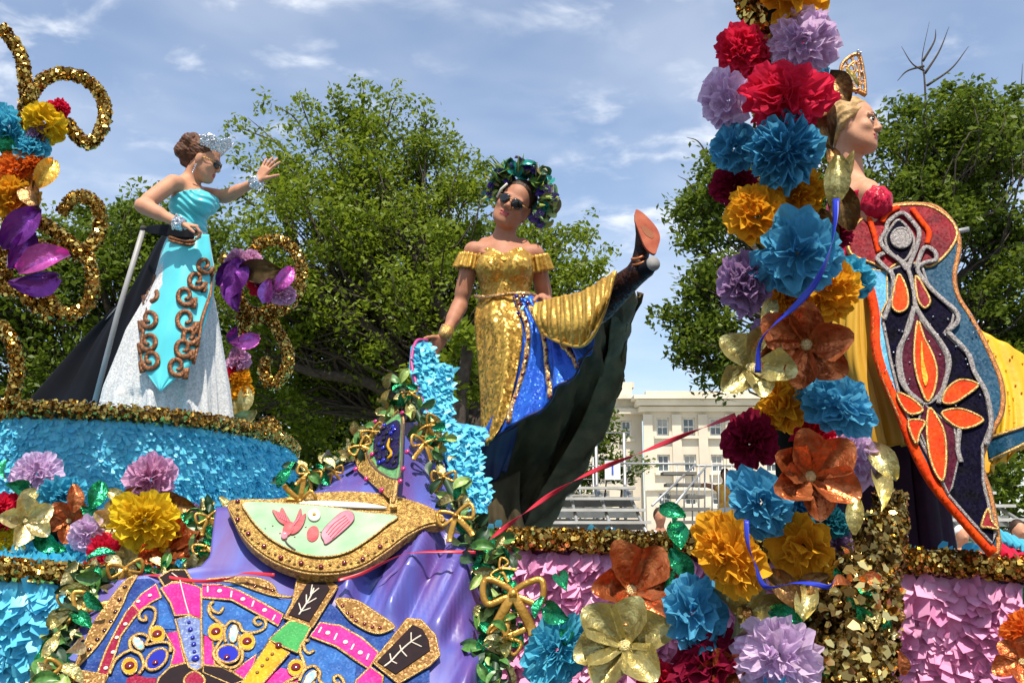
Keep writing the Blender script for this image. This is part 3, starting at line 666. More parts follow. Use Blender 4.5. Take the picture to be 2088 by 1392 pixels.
# ------- embroidery
m_eblue = M("blue sequins", (.012, .030, .15), .5, .1, c2=(.020, .065, .23), scale=18, seq=170, seqk=.22)
m_ebluel = M("sky blue sequins", (.030, .12, .34), .5, .1, c2=(.020, .075, .25), scale=20, seq=170, seqk=.22)
m_epink = M("magenta sequins", (.50, .008, .15), .5, .05, c2=(.56, .03, .24), scale=14, seq=180, seqk=.22)
m_ered = M("wine sequins", (.22, .005, .03), .5, .05, c2=(.22, .005, .035), scale=20, seq=180, seqk=.2)
m_esilv = M("silver blue sequins", (.15, .19, .36), .45, .2, c2=(.10, .14, .28), scale=20, seq=190, seqk=.25)
m_egreen = M("emerald sequins", (.055, .31, .075), .5, .05, c2=(.035, .23, .06), scale=20, seq=190, seqk=.2)
m_eyell = M("yellow sequins", (.58, .32, .015), .5, .1, c2=(.45, .22, .01), scale=20, seq=190, seqk=.2)
m_eblack = M("black velvet", (.012, .008, .010), .85, c2=(.022, .009, .010), scale=40, spec=.2)
m_ebrown = M("bronze glitter", (.26, .14, .03), .45, .4, c2=(.20, .09, .02), scale=30, seq=170, seqk=.3)
m_gemred = M("garnet", (.16, .005, .008), .12, spec=.8); m_gemdark = M("dark garnet", (.05, .004, .006), .12, spec=.8)
m_gemwhite = M("pearl", (.88, .84, .72), .25, spec=.6); m_gemblue = M("sapphire", (.01, .015, .35), .1, spec=.8); m_gemaqua = M("aqua stones", (.20, .62, .70), .2, .2, c2=(.55, .85, .85), scale=60, seq=150, seqk=.4)
m_cordw = M("ivory cord", (.68, .60, .48), .5, bump=.4, bscale=300)
z8 = lambda L: [(100 + x / 4.015, 1150 + y / 4.015) for x, y in L]
z5 = lambda L: [(600 + x / 3.48, 1000 + y / 3.48) for x, y in L]
z3 = lambda L: [(x / 2.949, 920 + y / 2.949) for x, y in L]
BR = .0042
plate("blue_field", z8([(110, 1140), (205, 885), (350, 560), (560, 240), (690, 130), (830, 120), (930, 190), (1080, 150), (1260, 165), (1600, 175), (1900, 290), (2050, 300)]) + z5([(260, 810), (430, 930), (690, 1010), (760, 1010), (960, 1280), (960, 1600)]) + [(830, 1480), (140, 1480)], DP, m_eblue, dr, .0, .004)
plate("sky_field", z8([(1262, 300), (1500, 330), (1700, 440), (1860, 530), (1760, 700), (1640, 780), (1262, 620)]), DP, m_ebluel, dr, .004, .003)
plate("sky_field", z8([(900, 300), (960, 330), (1040, 540), (900, 540)]), DP, m_ebluel, dr, .004, .003)
plate("sky_field", z8([(1290, 150), (1640, 190), (1880, 300), (1985, 300), (1930, 410), (1700, 290), (1480, 190), (1290, 170)]), DP, m_ebluel, dr, .004, .003)
plate("sky_field", z5([(110, 1075), (300, 1140), (440, 1240), (420, 1420), (200, 1460), (-60, 1400), (-40, 1260)]), DP, m_ebluel, dr, .004, .003)
plate("gold_leaf", z8([(205, 885), (350, 540), (480, 340), (620, 160), (720, 105), (690, 160), (640, 250), (600, 350), (480, 560), (380, 700), (240, 850)]), DP, m_ebrown, dr, .004, .006, 40, BR, m_goldtrim)
for q in z8([(625, 205), (580, 310), (548, 408), (512, 486), (460, 560), (400, 635), (333, 717)]): bead("garnet_stone", DP.at(*q, .012), .0075, m_gemdark, dr, DP.n, .6)
plate("magenta_band", z8([(880, 175), (920, 285), (830, 330), (740, 400), (690, 340), (760, 260)]), DP, m_epink, dr, .004, .005, 0, BR, m_goldtrim)
plate("wine_band", z8([(690, 345), (745, 405), (700, 450), (590, 600), (540, 760), (480, 930), (400, 1110), (330, 1100), (470, 720), (560, 540), (640, 400)]), DP, m_ered, dr, .004, .005, 0, BR, m_goldtrim)
for q in z8([(830, 275), (735, 325), (630, 510), (560, 620), (530, 740), (470, 870)]): bead("pearl", DP.at(*q, .012), .007, m_gemwhite, dr, DP.n, .6)
plate("magenta_tab", z8([(920, 215), (1000, 175), (1100, 165), (1210, 195), (1250, 220), (1250, 465), (1150, 430), (1035, 440), (1000, 340)]), DP, m_epink, dr, .006, .006, 0, BR, m_goldtrim)
plate("black_tab", z8([(950, 195), (900, 120), (1000, 60), (1120, 60), (1190, 180), (1100, 150), (1010, 160)]), DP, m_eblack, dr, .004, .005, 0, BR, m_goldtrim)
cord("branch_stitch", z8([(1010, 95), (1075, 145), (1080, 170), (1120, 330), (1150, 430)]), DP, m_cordw, dr, .0022, .014)
plate("silver_tab", z8([(1040, 470), (1150, 440), (1250, 470), (1258, 860), (1210, 890), (1150, 860), (1110, 750)]), DP, m_esilv, dr, .006, .006, 0, BR, m_goldtrim)
for x, y, s in [(1150, 500, .006), (1162, 560, .008), (1180, 625, .007), (1190, 680, .008), (1195, 740, .006), (1205, 795, .012), (1180, 800, .004)]: bead("sapphire_stone", DP.at(*z8([(x, y)])[0], .016), s, m_gemblue, dr, DP.n, .6)
for pts in (z8([(1255, 185), (1400, 185), (1560, 235), (1750, 335), (1920, 430), (1880, 520), (1700, 420), (1500, 310), (1255, 290)]), z5([(185, 950), (330, 975), (480, 1060), (600, 1165), (530, 1280), (440, 1220), (300, 1120), (115, 1050)])):
    plate("magenta_band", pts, DP, m_epink, dr, .006, .006, 0, BR, m_goldtrim)
for x, y in z8([(1400, 242), (1590, 310), (1768, 400)]) + z5([(240, 1030), (365, 1095), (470, 1170)]): bead("pearl", DP.at(x, y, .014), .0085, m_gemwhite, dr, DP.n, .6)
for (a, b) in ([((1303, 205), (1303, 255)), ((1500, 245), (1492, 295)), ((1680, 325), (1665, 372)), ((1855, 440), (1832, 485))]): cord("bugle_bead", z8([a, b]), DP, m_gemwhite, dr, .0032, .014, 4)
for (a, b) in ([((195, 990), (175, 1030)), ((305, 1035), (285, 1080)), ((425, 1110), (405, 1150)), ((530, 1180), (515, 1220))]): cord("bugle_bead", z5([a, b]), DP, m_gemwhite, dr, .0032, .014, 4)
def tab(pts, inner, stem, twigs):
    plate("gold_border", pts, DP, m_ebrown, dr, .010, .006, 0, BR, m_goldtrim)
    k = plate("black_tab", inner, DP, m_eblack, dr, .017, .003)
    cord("branch_stitch", stem, DP, m_cordw, dr, .0030, .022)
    for tw in twigs: cord("branch_stitch", tw, DP, m_cordw, dr, .0024, .022, 6)
tab(z3([(1790, 790), (1850, 768), (1950, 775), (2030, 830), (1880, 1075), (1710, 1020), (1760, 930)]), z3([(1850, 815), (1960, 812), (1985, 850), (1862, 1048), (1738, 1005), (1800, 900)]), z3([(1890, 850), (1870, 900), (1840, 950), (1800, 1010)]), [z3([(1870, 890), (1920, 850)]), z3([(1870, 890), (1880, 830)]), z3([(1845, 945), (1905, 910)]), z3([(1845, 945), (1845, 890)]), z3([(1815, 990), (1870, 970)]), z3([(1815, 990), (1800, 940)])])
tab(z5([(800, 930), (900, 940), (1000, 1050), (1030, 1190), (960, 1260), (740, 1390), (560, 1240)]), z5([(840, 980), (910, 1010), (955, 1090), (965, 1160), (720, 1330), (590, 1240)]), z5([(900, 1060), (830, 1105), (760, 1165), (690, 1240), (640, 1280)]), [z5([(830, 1105), (830, 1040)]), z5([(830, 1105), (905, 1140)]), z5([(760, 1165), (750, 1130)]), z5([(760, 1165), (800, 1210)]), z5([(690, 1240), (680, 1190)]), z5([(690, 1240), (730, 1260)])])
plate("emerald_tab", z3([(1740, 1040), (1800, 1035), (1870, 1080), (1790, 1230), (1700, 1190), (1620, 1150)]), DP, m_egreen, dr, .010, .006, 0, BR, m_goldtrim)
plate("yellow_tab", z3([(1620, 1160), (1740, 1230), (1600, 1392), (1510, 1480), (1440, 1440)]), DP, m_eyell, dr, .010, .006, 0, BR, m_goldtrim)
bead("garnet_stone", DP.at(*z3([(1678, 1192)])[0], .022), .011, m_gemred, dr, DP.n, .6)
for q in z3([(1640, 1240), (1610, 1270), (1580, 1310), (1550, 1350)]): bead("bronze_stone", DP.at(*q, .018), .006, m_ebrown, dr, DP.n, .6)
plate("gold_leaf", z8([(1290, 150), (1500, 130), (1700, 135), (1830, 190), (1880, 270), (1990, 290), (1850, 280), (1700, 235), (1500, 165)]), DP, m_ebrown, dr, .008, .006, 40, BR, m_goldtrim)
for q in z8([(1625, 180), (1690, 205), (1775, 222), (1830, 240)]): bead("garnet_stone", DP.at(*q, .016), .006, m_gemred, dr, DP.n, .6)
plate("gold_leaf", z5([(300, 790), (440, 800), (560, 870), (700, 970), (690, 1000), (580, 1030), (430, 960), (350, 880)]), DP, m_ebrown, dr, .008, .006, 40, BR, m_goldtrim)
for q in z5([(345, 840), (380, 890), (410, 915), (440, 945), (500, 968), (555, 990), (610, 995)]): bead("garnet_stone", DP.at(*q, .016), .0065, m_gemred, dr, DP.n, .6)
plate("magenta_field", z8([(1265, 590), (1340, 610), (1360, 830), (1500, 900), (1700, 750), (1640, 950), (1500, 1000), (1265, 900)]), DP, m_epink, dr, .004, .004, 0, BR, m_goldtrim)
plate("magenta_field", z8([(960, 580), (1060, 560), (1115, 815), (1000, 840), (1030, 720)]), DP, m_epink, dr, .004, .004, 0, BR, m_goldtrim)
plate("magenta_field", z8([(1780, 960), (1900, 860), (2060, 900), (1980, 1100), (1740, 1100)]), DP, m_epink, dr, .004, .004)
plate("magenta_field", z5([(440, 1364), (540, 1262), (630, 1330), (620, 1450), (420, 1450)]), DP, m_epink, dr, .006, .005, 0, BR, m_goldtrim)
plate("wine_field", z8([(640, 950), (700, 910), (800, 940), (880, 940), (860, 1080), (620, 1080)]), DP, m_ered, dr, .004, .004)
plate("black_field", z8([(860, 1080), (900, 950), (990, 860), (1120, 825), (1260, 840), (1450, 860), (1600, 960), (1620, 1080)]), DP, m_eblack, dr, .006, .004, 0, BR, m_goldtrim)
plate("wine_rosette", z8([(1110, 990), (1140, 930), (1195, 905), (1250, 930), (1280, 990), (1195, 1050)]), DP, m_ered, dr, .011, .005, 24, BR, m_goldtrim)
plate("gold_shoulder", z8([(-60, 1060), (30, 960), (110, 885), (300, 900), (470, 930), (440, 1100), (-40, 1120)]), DP, m_ebrown, dr, .008, .006, 0, BR, m_goldtrim)
def ell(cx, cy, rx, ry, a=0, n=22): return [(cx + rx * math.cos(q) * math.cos(a) - ry * math.sin(q) * math.sin(a), cy + rx * math.cos(q) * math.sin(a) + ry * math.sin(q) * math.cos(a)) for q in np.linspace(0, 2 * math.pi, n, endpoint=False)]
def motif(tf, rings, oval, inner, cords):
    for (x, y) in rings:
        plate("gold_ring", tf(ell(x, y, 62, 68)), DP, m_eyell, dr, .008, .006, 0, .0035, m_goldtrim); bead("garnet_stone", DP.at(*tf([(x, y)])[0], .016), .0155, m_gemred, dr, DP.n, .45)
    plate("sapphire_oval", tf(ell(*oval)), DP, m_gemblue, dr, .008, .006, 0, .0055, m_goldtrim); bead("garnet_stone", DP.at(*tf([(oval[0] - 10, oval[1] + 32)])[0], .017), .009, m_gemred, dr, DP.n, .5)
    plate("aqua_drop", tf(ell(*inner)), DP, m_gemaqua, dr, .008, .006, 0, .003, m_goldtrim)
    for c in cords: cord("scroll_braid", tf(c), DP, m_goldtrim, dr, .0062, .013, 40, flat=.6)
cR = [[(1395, 400), (1370, 385), (1390, 345), (1430, 375), (1400, 420), (1345, 400), (1320, 350), (1350, 330), (1310, 370), (1330, 440), (1400, 500), (1450, 545)][3:], [(1450, 660), (1440, 560), (1490, 490), (1560, 510), (1590, 570), (1690, 580), (1770, 540), (1770, 480), (1710, 455), (1680, 490), (1715, 520), (1745, 500)], [(1430, 620), (1380, 690), (1350, 760), (1400, 830), (1480, 870), (1560, 840), (1590, 760), (1560, 680), (1560, 600)]]
motif(z8, [(1370, 575), (1625, 655)], (1470, 755, 92, 74), (1515, 590, 34, 72, .15), cR)
sh = lambda L: [(x + 200, y + 62) for x, y in [( (a - 1370) * .98 / 4.015 + 441.5 - 0, (b - 575) * .98 / 4.015 + 1293) for a, b in L]]
motif(lambda L: [(604 + (x - 1370) / 4.015 * .86 - (y - 575) / 4.015 * .5, 1366 + (x - 1370) / 4.015 * .5 + (y - 575) / 4.015 * .86) for x, y in L], [(1370, 575)], (1470, 755, 92, 74), (1515, 590, 34, 72, .15), cR)
motif(z8, [(890, 595), (665, 855)], (885, 800, 105, 66, -.8), (735, 670, 60, 34, .9), [[(790, 440), (800, 480), (750, 470), (745, 420), (800, 370), (870, 390), (870, 470), (830, 560), (840, 640)], [(1000, 740), (990, 670), (900, 660), (800, 680), (820, 620), (740, 590), (670, 640), (680, 720), (750, 760), (780, 850), (740, 920)], [(680, 720), (600, 760), (540, 820), (500, 920)]])
# oval medallion with the painted bird
OP = Plane((500, 1030, 3.745), (850, 1060, 3.72), (640, 1175, 3.465))
m_mint = M("mint painted silk", (.20, .36, .19), .6, c2=(.36, .44, .30), scale=9, bump=.2, bscale=120)
m_studs = M("gold studs", (.62, .39, .10), .38, .6, c2=(.30, .15, .04), scale=70, seq=110, seqk=.35, bump=.8, bscale=150)
plate("medallion_border", [(472, 1030), (478, 1062), (498, 1100), (530, 1132), (575, 1158), (630, 1174), (690, 1174), (740, 1160), (790, 1128), (830, 1098), (870, 1078), (908, 1070), (880, 1046), (830, 1028), (770, 1016), (700, 1012), (620, 1018), (560, 1028)], OP, m_studs, dr, -.02, .045, 60, .006, m_goldtrim)
plate("medallion_field", [(500, 1038), (508, 1064), (530, 1092), (560, 1118), (610, 1142), (660, 1150), (710, 1140), (755, 1112), (790, 1084), (810, 1066), (740, 1058), (660, 1046), (580, 1040)], OP, m_mint, dr, .031, .004, 50, .003, m_goldtrim)
plate("ivory_slot", [(610, 1040), (660, 1036), (740, 1040), (790, 1050), (740, 1050), (660, 1046)], OP, M("ivory silk", (.55, .56, .48), .5), dr, .032, .004, 30)
m_bird = M("red bird paint", (.42, .03, .04), .5, c2=(.50, .12, .11), scale=30); m_pinkp = M("pink wash", (.60, .24, .28), .5, c2=(.48, .10, .15), scale=16); m_ink = M("ink brown", (.10, .06, .05), .7)
bird = plate("bird_body", z3(ell(1738, 520, 30, 46, .5)), OP, m_bird, dr, .036, .008)
plate("bird_wing", z3([(1735, 500), (1690, 480), (1662, 445), (1645, 405), (1685, 420), (1700, 392), (1722, 430), (1752, 485)]), OP, m_bird, dr, .037, .005, 36, .0016, m_ink); plate("bird_wing", z3([(1752, 505), (1780, 470), (1798, 425), (1812, 398), (1820, 440), (1842, 428), (1828, 490), (1795, 535), (1755, 550)]), OP, m_bird, dr, .037, .005, 36, .0016, m_ink)
plate("bird_head", z3(ell(1714, 562, 20, 22)), OP, m_pinkp, dr, .040, .006); bead("bird_eye", OP.at(*z3([(1718, 558)])[0], .048), .004, m_gemwhite, dr, OP.n, .6)
for k in range(5): cord("feather_stroke", z3([(1668 + 14 * k, 415 + 6 * k), (1690 + 12 * k, 460 + 6 * k)]), OP, m_pinkp, dr, .0016, .044, 6); cord("feather_stroke", z3([(1815 - 10 * k, 430 + 14 * k), (1790 - 8 * k, 480 + 10 * k)]), OP, m_pinkp, dr, .0016, .044, 6)
for k in range(16): qx, qy = z3([(1600 + 22 * k, 470 + 60 * math.sin(k * 1.7) + 40)])[0]; bead("seed_bead", OP.at(qx, qy, .036), .003, [m_egreen, m_ink, m_gemred][k % 3], dr, OP.n, .6)
cord("bird_beak", z3([(1716, 578), (1735, 610), (1780, 645)]), OP, m_ink, dr, .0025, .040, 8)
plate("red_patch", z3(ell(1885, 545, 36, 48, .3)), OP, m_bird, dr, .036, .003)
plate("pink_patch", z3([(1940, 535), (2040, 430), (2100, 410), (2130, 440), (2110, 490), (1975, 605), (1950, 590)]), OP, m_pinkp, dr, .036, .006, 30, .0022, m_ink)
for k in range(4): cord("ink_line", z3([(1965 + 12 * k, 545 + 12 * k), (2010 + 14 * k, 490 + 12 * k), (2080 + 8 * k, 440 + 12 * k)]), OP, m_bird, dr, .0016, .043, 8)
plate("pale_rosette", z3(ell(1893, 435, 34, 34)), OP, m_gemwhite, dr, .036, .006, 0, .003, m_cordw); bead("pearl", OP.at(*z3([(1893, 435)])[0], .045), .007, m_eyell, dr, OP.n, .6)
rr = np.random.default_rng(3)
for k, q in enumerate(catmull(np.array([(482, 1040), (495, 1085), (530, 1122), (580, 1152), (640, 1166), (700, 1164), (750, 1146), (800, 1112)]), 30)): bead("stud", OP.at(q[0] + rr.normal() * 2, q[1] + rr.normal() * 2, .032), .006 if k % 3 else .009, m_gemred if k % 3 == 0 else m_goldtrim, dr, OP.n, .7)
# round medallion on the peak
RP = Plane((824, 850, 4.05), (740, 950, 4.02), (800, 1010, 3.77))
plate("peak_band", [(812, 828), (780, 858), (745, 885), (728, 930), (738, 965), (765, 990), (800, 1020), (812, 1010), (812, 985), (780, 965), (757, 930), (765, 890), (795, 862), (820, 850)], RP, m_studs, dr, .01, .012, 0, .004, m_goldtrim)
plate("peacock_disc", [(824, 852), (800, 862), (770, 885), (755, 915), (760, 945), (780, 968), (808, 982), (822, 975), (826, 910)], RP, M("emerald beads", (.10, .30, .12), .35, .2, c2=(.20, .42, .16), scale=40, seq=120, seqk=.4), dr, .012, .010, 40, .005, m_ink)
plate("peacock_eye", [(822, 866), (800, 872), (778, 890), (770, 915), (776, 945), (800, 962), (820, 956), (822, 910)], RP, M("midnight beads", (.012, .012, .05), .25, .2, c2=(.03, .02, .09), scale=40, seq=110, seqk=.5), dr, .022, .006, 30)
for k in range(26): x, y = 775 + 45 * rr.random(), 875 + 80 * rr.random(); bead("midnight_bead", RP.at(x, y, .030), .011, m_gemblue if k % 3 == 0 else m_glass, dr, RP.n, .8)
cord("gold_crest", [(806, 905), (802, 920), (810, 935), (802, 945)], RP, m_eyell, dr, .006, .034, 10)
cord("ridge_trim", [(829, 812), (826, 860), (822, 930), (812, 1000), (806, 1030)], RP, m_goldtrim, dr, .009, .014, 16)
for x, y in [(738, 900), (728, 935), (735, 965), (757, 985), (788, 1008), (775, 868), (830, 850), (840, 930), (832, 965), (826, 990), (768, 935), (790, 880)]: bead("magenta_stone", RP.at(x, y, .03), .011, M("magenta stone", (.55, .02, .16), .15, spec=.8) if x == 738 else bpy.data.materials["magenta stone"], dr, RP.n, .7)
plate("gold_bar", [(794, 985), (812, 985), (810, 1055), (796, 1055)], OP, m_goldtrim, dr, .04, .01)

# ================================================================== FLOWERS
def tissue_proto(seed, rings=((1.50, 9), (1.18, 8), (.84, 7), (.50, 5), (.20, 3)), ruff=.13):
    """crepe paper pompon: overlapping broad petals with crimped edges"""
    r = np.random.default_rng(seed); V = []; F = []; n0 = 0; na, nl = 13, 6
    for ri, (phi, cnt) in enumerate(rings):
        for k in range(cnt):
            th = 2 * math.pi * (k + .45 * r.random()) / cnt + ri * 1.3; ph = phi + r.normal() * .10; R_ = .84 + .22 * r.random(); hw = min(1.25, math.pi / cnt * (1.25 + .5 * r.random())); p1, p2, p3 = r.random(3) * 6.28; cup = .2 + .35 * r.random(); f1 = 4 + 2 * r.random()
            for j in range(nl):
                q = j / (nl - 1); rad = R_ * (.12 + .88 * q)
                for i in range(na):
                    a = (i / (na - 1) - .5) * 2
                    wv = q * q * (ruff * math.sin(a * f1 + p1) + ruff * .6 * math.sin(a * f1 * 1.9 + p2)) + r.normal() * .022 * q
                    pp = ph + wv - cup * q * q * .35; tt = th + a * hw * (1 + .08 * q * math.sin(a * 5 + p3))
                    rr_ = rad * (1 - .16 * q * a * a * a * a + .035 * q * math.sin(a * 7.3 + p2) + .03 * q * r.normal())
                    V.append((rr_ * math.sin(pp) * math.cos(tt), rr_ * math.sin(pp) * math.sin(tt), rr_ * math.cos(pp) * .80))
            F += [tuple(int(x) + n0 for x in f) for f in grid_faces(na, nl)]; n0 += na * nl
    return new_mesh("tissue_flower", V, F, False)
tissue_protos = [tissue_proto(s) for s in (1, 2, 3)] + [tissue_proto(11, ((1.55, 11), (1.3, 9), (1.0, 8), (.65, 6), (.3, 4)), .10), tissue_proto(12, ((1.6, 8), (1.25, 7), (.9, 6), (.5, 4), (.2, 2)), .18), tissue_proto(13, ((1.4, 10), (1.1, 9), (.75, 7), (.4, 5)), .20)] + [tissue_proto(s, ((1.5, 7), (1.15, 6), (.75, 5), (.35, 3)), .15) for s in (4, 5)]
def petal_proto(seed, point=0.0, w=.37, cup=.42):
    r = np.random.default_rng(seed); na, nl = 7, 8; V = []
    for j in range(nl):
        q = j / (nl - 1); wd = w * (.30 + .70 * math.sin(math.pi * .5 * min(1, q * 1.15)) ** .9) if point == 0 else w * (math.sin(math.pi * (.10 + .90 * q)) ** .75 if q < 1 else 0.0)
        for i in range(na):
            a = (i / (na - 1) - .5) * 2
            V.append((.10 + .92 * q - (.34 * a * a * q * q if point == 0 else .06 * a * a * q), a * wd, cup * (a * a) * .55 * (.5 + q) + .34 * q - .40 * q * q * .6 + r.normal() * .020))
    m = new_mesh("petal", V, grid_faces(na, nl), False); return m
round_petals = [petal_proto(s) for s in (1, 2, 3, 4)]; point_petals = [petal_proto(s, 1, .30, .45) for s in (7, 8)]
def leaf_proto(seed, w=.32):
    r = np.random.default_rng(seed); na, nl = 5, 7; V = []
    for j in range(nl):
        q = j / (nl - 1); wd = w * math.sin(math.pi * (.06 + .90 * q)) ** .8
        for i in range(na):
            a = (i / (na - 1) - .5) * 2; V.append((q - .5, a * wd, .20 * abs(a) + .28 * math.sin(2.6 * q) + r.normal() * .02))
    return new_mesh("leaf", V, grid_faces(na, nl), False)
leaf_protos = [leaf_proto(s) for s in (1, 2, 3)]
frng = np.random.default_rng(99)
def facing(p, jit=.35, n=None):
    v = nrm(ORG + np.array([0, 0, .5]) - p) if n is None else nrm(n); return nrm(v + frng.normal(size=3) * jit)
def tflower(px, py, Y, rpx, colr, parent, label=None, n=None, jit=.3, sq=(1, 1, 1), name="tissue_flower"):
    p = P(px, py, Y); s = rpx * Y / FPX * 1.20; m = tissue_protos[frng.integers(8)]; w_ = .88 + .24 * frng.random(); sq = (sq[0] * w_, sq[1] * (1.9 - w_) / .95, sq[2] * (.8 + .4 * frng.random()))
    o = put(name, m, p, frame_to(facing(p, jit, n), frng.random() * 6.28), (s * sq[0], s * sq[1], s * sq[2]), T[colr], parent)
    if label: o["label"] = label
    return o
def fflower(px, py, Y, rpx, colr, parent, petals=6, pointed=False, label=None, n=None, jit=.2, centre="cream"):
    p = P(px, py, Y); s = rpx * Y / FPX * 1.05; nn = facing(p, jit, n); Rm = frame_to(nn, 0); roll0 = frng.random() * 6.28
    o = put("foil_flower", ball_mesh, p + nn * s * .06, Rm, (s * .13, s * .13, s * .11), FO[centre], parent)
    if label: o["label"] = label
    for k in range(petals):
        ms = (point_petals if pointed else round_petals); tilt = .05 + .55 * frng.random(); a = roll0 + 2 * math.pi * k / petals + frng.normal() * .09
        r1 = frame_to(nn, a); ct, st_ = math.cos(tilt), math.sin(tilt); X = r1[:, 0] * ct + r1[:, 2] * st_; Z = r1[:, 2] * ct - r1[:, 0] * st_
        put("petal", ms[frng.integers(len(ms))], p, np.stack([X, r1[:, 1], Z], 1), s * (.88 + .2 * frng.random()), FO[colr], o)
    return o
def fleaf(px, py, Y, lpx, ang, colr, parent, n=None, jit=.35, wide=1.0, name="foil_leaf", curl=1.0):
    p = P(px, py, Y); s = lpx * Y / FPX; nn = facing(p, jit, n); r = frame_to(nn, R(ang))
    return put(name, leaf_protos[frng.integers(3)], p, r, (s, s * wide, s * curl), FO[colr] if colr in FO else T[colr], parent)

fc = thing("flower_column", "tall column of big crepe paper and foil flowers with gold tinsel", "flower column", loc=P(1620, 1392, 3.2) * np.array([1, 1, 0]))
ax = catmull(np.array([P(1585, -260, 3.35), P(1590, 60, 3.36), P(1600, 300, 3.38), P(1610, 600, 3.38), P(1630, 900, 3.36), P(1640, 1150, 3.32), P(1620, 1450, 3.25)]), 40)
V, F = tube(ax, .085, 12); add("post", V, F, M("dark green wrap", (.010, .012, .008), .9, spec=.1), fc)
for (x, y, Y, r, c) in [
    (1612, -8, 3.12, 76, 'amber'), (1560, -60, 3.2, 70, 'crimson'), (1640, 88, 3.12, 70, 'lavender'), (1512, 108, 3.2, 56, 'crimson'), (1485, 205, 3.14, 60, 'lavender'), (1603, 205, 3.04, 86, 'crimson'), (1645, 150, 3.2, 44, 'blue'),
    (1495, 305, 3.16, 50, 'blue'), (1595, 312, 3.06, 78, 'blue'), (1498, 378, 3.24, 44, 'darkred'), (1545, 442, 3.10, 66, 'amber'), (1620, 400, 3.18, 58, 'amber'), (1628, 515, 3.04, 86, 'blue'), (1515, 582, 3.14, 58, 'dusk'), (1685, 590, 3.18, 60, 'amber'),
    (1600, 610, 3.22, 40, 'amber'), (1736, 565, 3.24, 46, 'cyan'), (1690, 470, 3.26, 40, 'darkred'), (1602, 830, 3.16, 54, 'amber'), (1706, 828, 3.08, 66, 'blue'), (1530, 905, 3.16, 56, 'darkred'), (1740, 935, 3.2, 52, 'lavender'), (1552, 1022, 3.1, 64, 'blue'),
    (1490, 1128, 3.04, 72, 'amber'), (1638, 1112, 3.10, 68, 'amber'), (1690, 1062, 3.14, 34, 'teal'), (1650, 1045, 3.22, 50, 'blue'), (1700, 1110, 3.22, 40, 'dusk'), (1570, 690, 3.26, 40, 'dusk'), (1620, 760, 3.26, 44, 'crimson'), (1660, 880, 3.24, 46, 'crimson'), (1590, 90, 3.28, 46, 'crimson')]:
    tflower(x, y, Y, r, c, fc, None if c == 'blue' else {'amber': 'amber yellow', 'crimson': 'crimson', 'lavender': 'pale lavender', 'darkred': 'dark red', 'dusk': 'dusky purple', 'cyan': 'bright cyan', 'teal': 'teal'}[c] + " crepe paper flower")
fflower(1645, 702, 3.02, 98, 'copper', fc, 6, label="copper foil flower"); fflower(1530, 752, 3.06, 92, 'olive', fc, 5, label="olive gold foil flower"); fflower(1650, 972, 3.02, 98, 'copper', fc, 6, label="copper foil flower")
for (x, y, l, a, c, Y, w) in [(1712, 182, 84, 60, 'brown', 3.2, 1.1), (1698, 255, 120, 85, 'brown', 3.1, .85), (1700, 370, 110, 100, 'olive', 3.15, .8), (1725, 345, 90, 120, 'cream', 3.18, .5), (1718, 420, 110, 75, 'brown', 3.2, .9), (1800, 945, 90, 60, 'olive', 3.15, .9), (1785, 1010, 110, 100, 'olive', 3.1, .6), (1745, 1050, 80, 95, 'olive', 3.1, .7), (1560, 640, 70, 120, 'olive', 3.1, .8), (1595, 1205, 90, 60, 'brown', 3.08, .9), (1640, 1235, 90, 110, 'olive', 3.06, .8), (1610, 1260, 80, 20, 'green', 3.06, .8), (1660, 1190, 70, 150, 'brown', 3.08, .9), (1700, 330, 60, 80, 'brown', 3.2, .8), (1690, 455, 80, 60, 'brown', 3.24, .9), (1735, 160, 50, 60, 'cream', 3.22, .4)]:
    fleaf(x, y, Y, l, -a, c, fc, wide=w, jit=.2)
# unseen flower arch above the frame, added to shade the column
for k in range(6):
    a = frng.random(); x = .86 + frng.normal() * .24; y = 3.15 - 1.05 * a; z = 3.72 + .22 * frng.random() + .25 * math.sin(a * 2.2)
    o = put("tissue_flower", tissue_protos[k % 5], (x, y, z), frame_to(nrm(frng.normal(size=3) + np.array([0, -.6, .6])), frng.random() * 6), .15, T[['amber', 'lavender', 'crimson', 'blue', 'cyan'][k % 5]], fc)
arch = catmull(np.array([P(1590, 0, 3.36), (.93, 3.3, 3.7), (.92, 2.8, 3.95), (.9, 2.1, 3.85)]), 20); V, F = tube(arch, .05, 8); add("shade_arch_bar", V, F, m_goldcore, fc)
# tinsel wound round it
tinsel(catmull(np.array([P(1528, -40, 3.2), P(1530, 20, 3.2), P(1545, 80, 3.2), P(1565, 130, 3.22)]), 14), .045, .03, 500, 31, m_gold, fc); tinsel(catmull(np.array([P(1560, 120, 3.24), P(1565, 260, 3.3), P(1570, 380, 3.3)]), 14), .05, .03, 500, 32, m_gold, fc)
m_golddark = M("bronze tinsel", (.74, .52, .15), .22, .9, c2=(.10, .05, .012), mix='island')
tb_ = thing("tinsel_boa", "thick gold tinsel boa hanging down right of the flower column", "tinsel boa", loc=P(1740, 1392, 3.3))
tinsel(catmull(np.array([P(1815, 1010, 3.34), P(1812, 1060, 3.3), P(1790, 1120, 3.26), P(1752, 1180, 3.22), P(1745, 1260, 3.16), P(1735, 1340, 3.12), P(1725, 1480, 3.08)]), 24), [.050] * 4 + [.065] * 4 + [.10] * 3 + [.13] * 13, .024, 8500, 33, m_golddark, tb_)
tinsel(catmull(np.array([P(1735, 1150, 3.14), P(1730, 1290, 3.08), P(1725, 1460, 3.03)]), 12), .14, .030, 500, 34, m_goldpale, tb_, "gold_discs", core=.1)
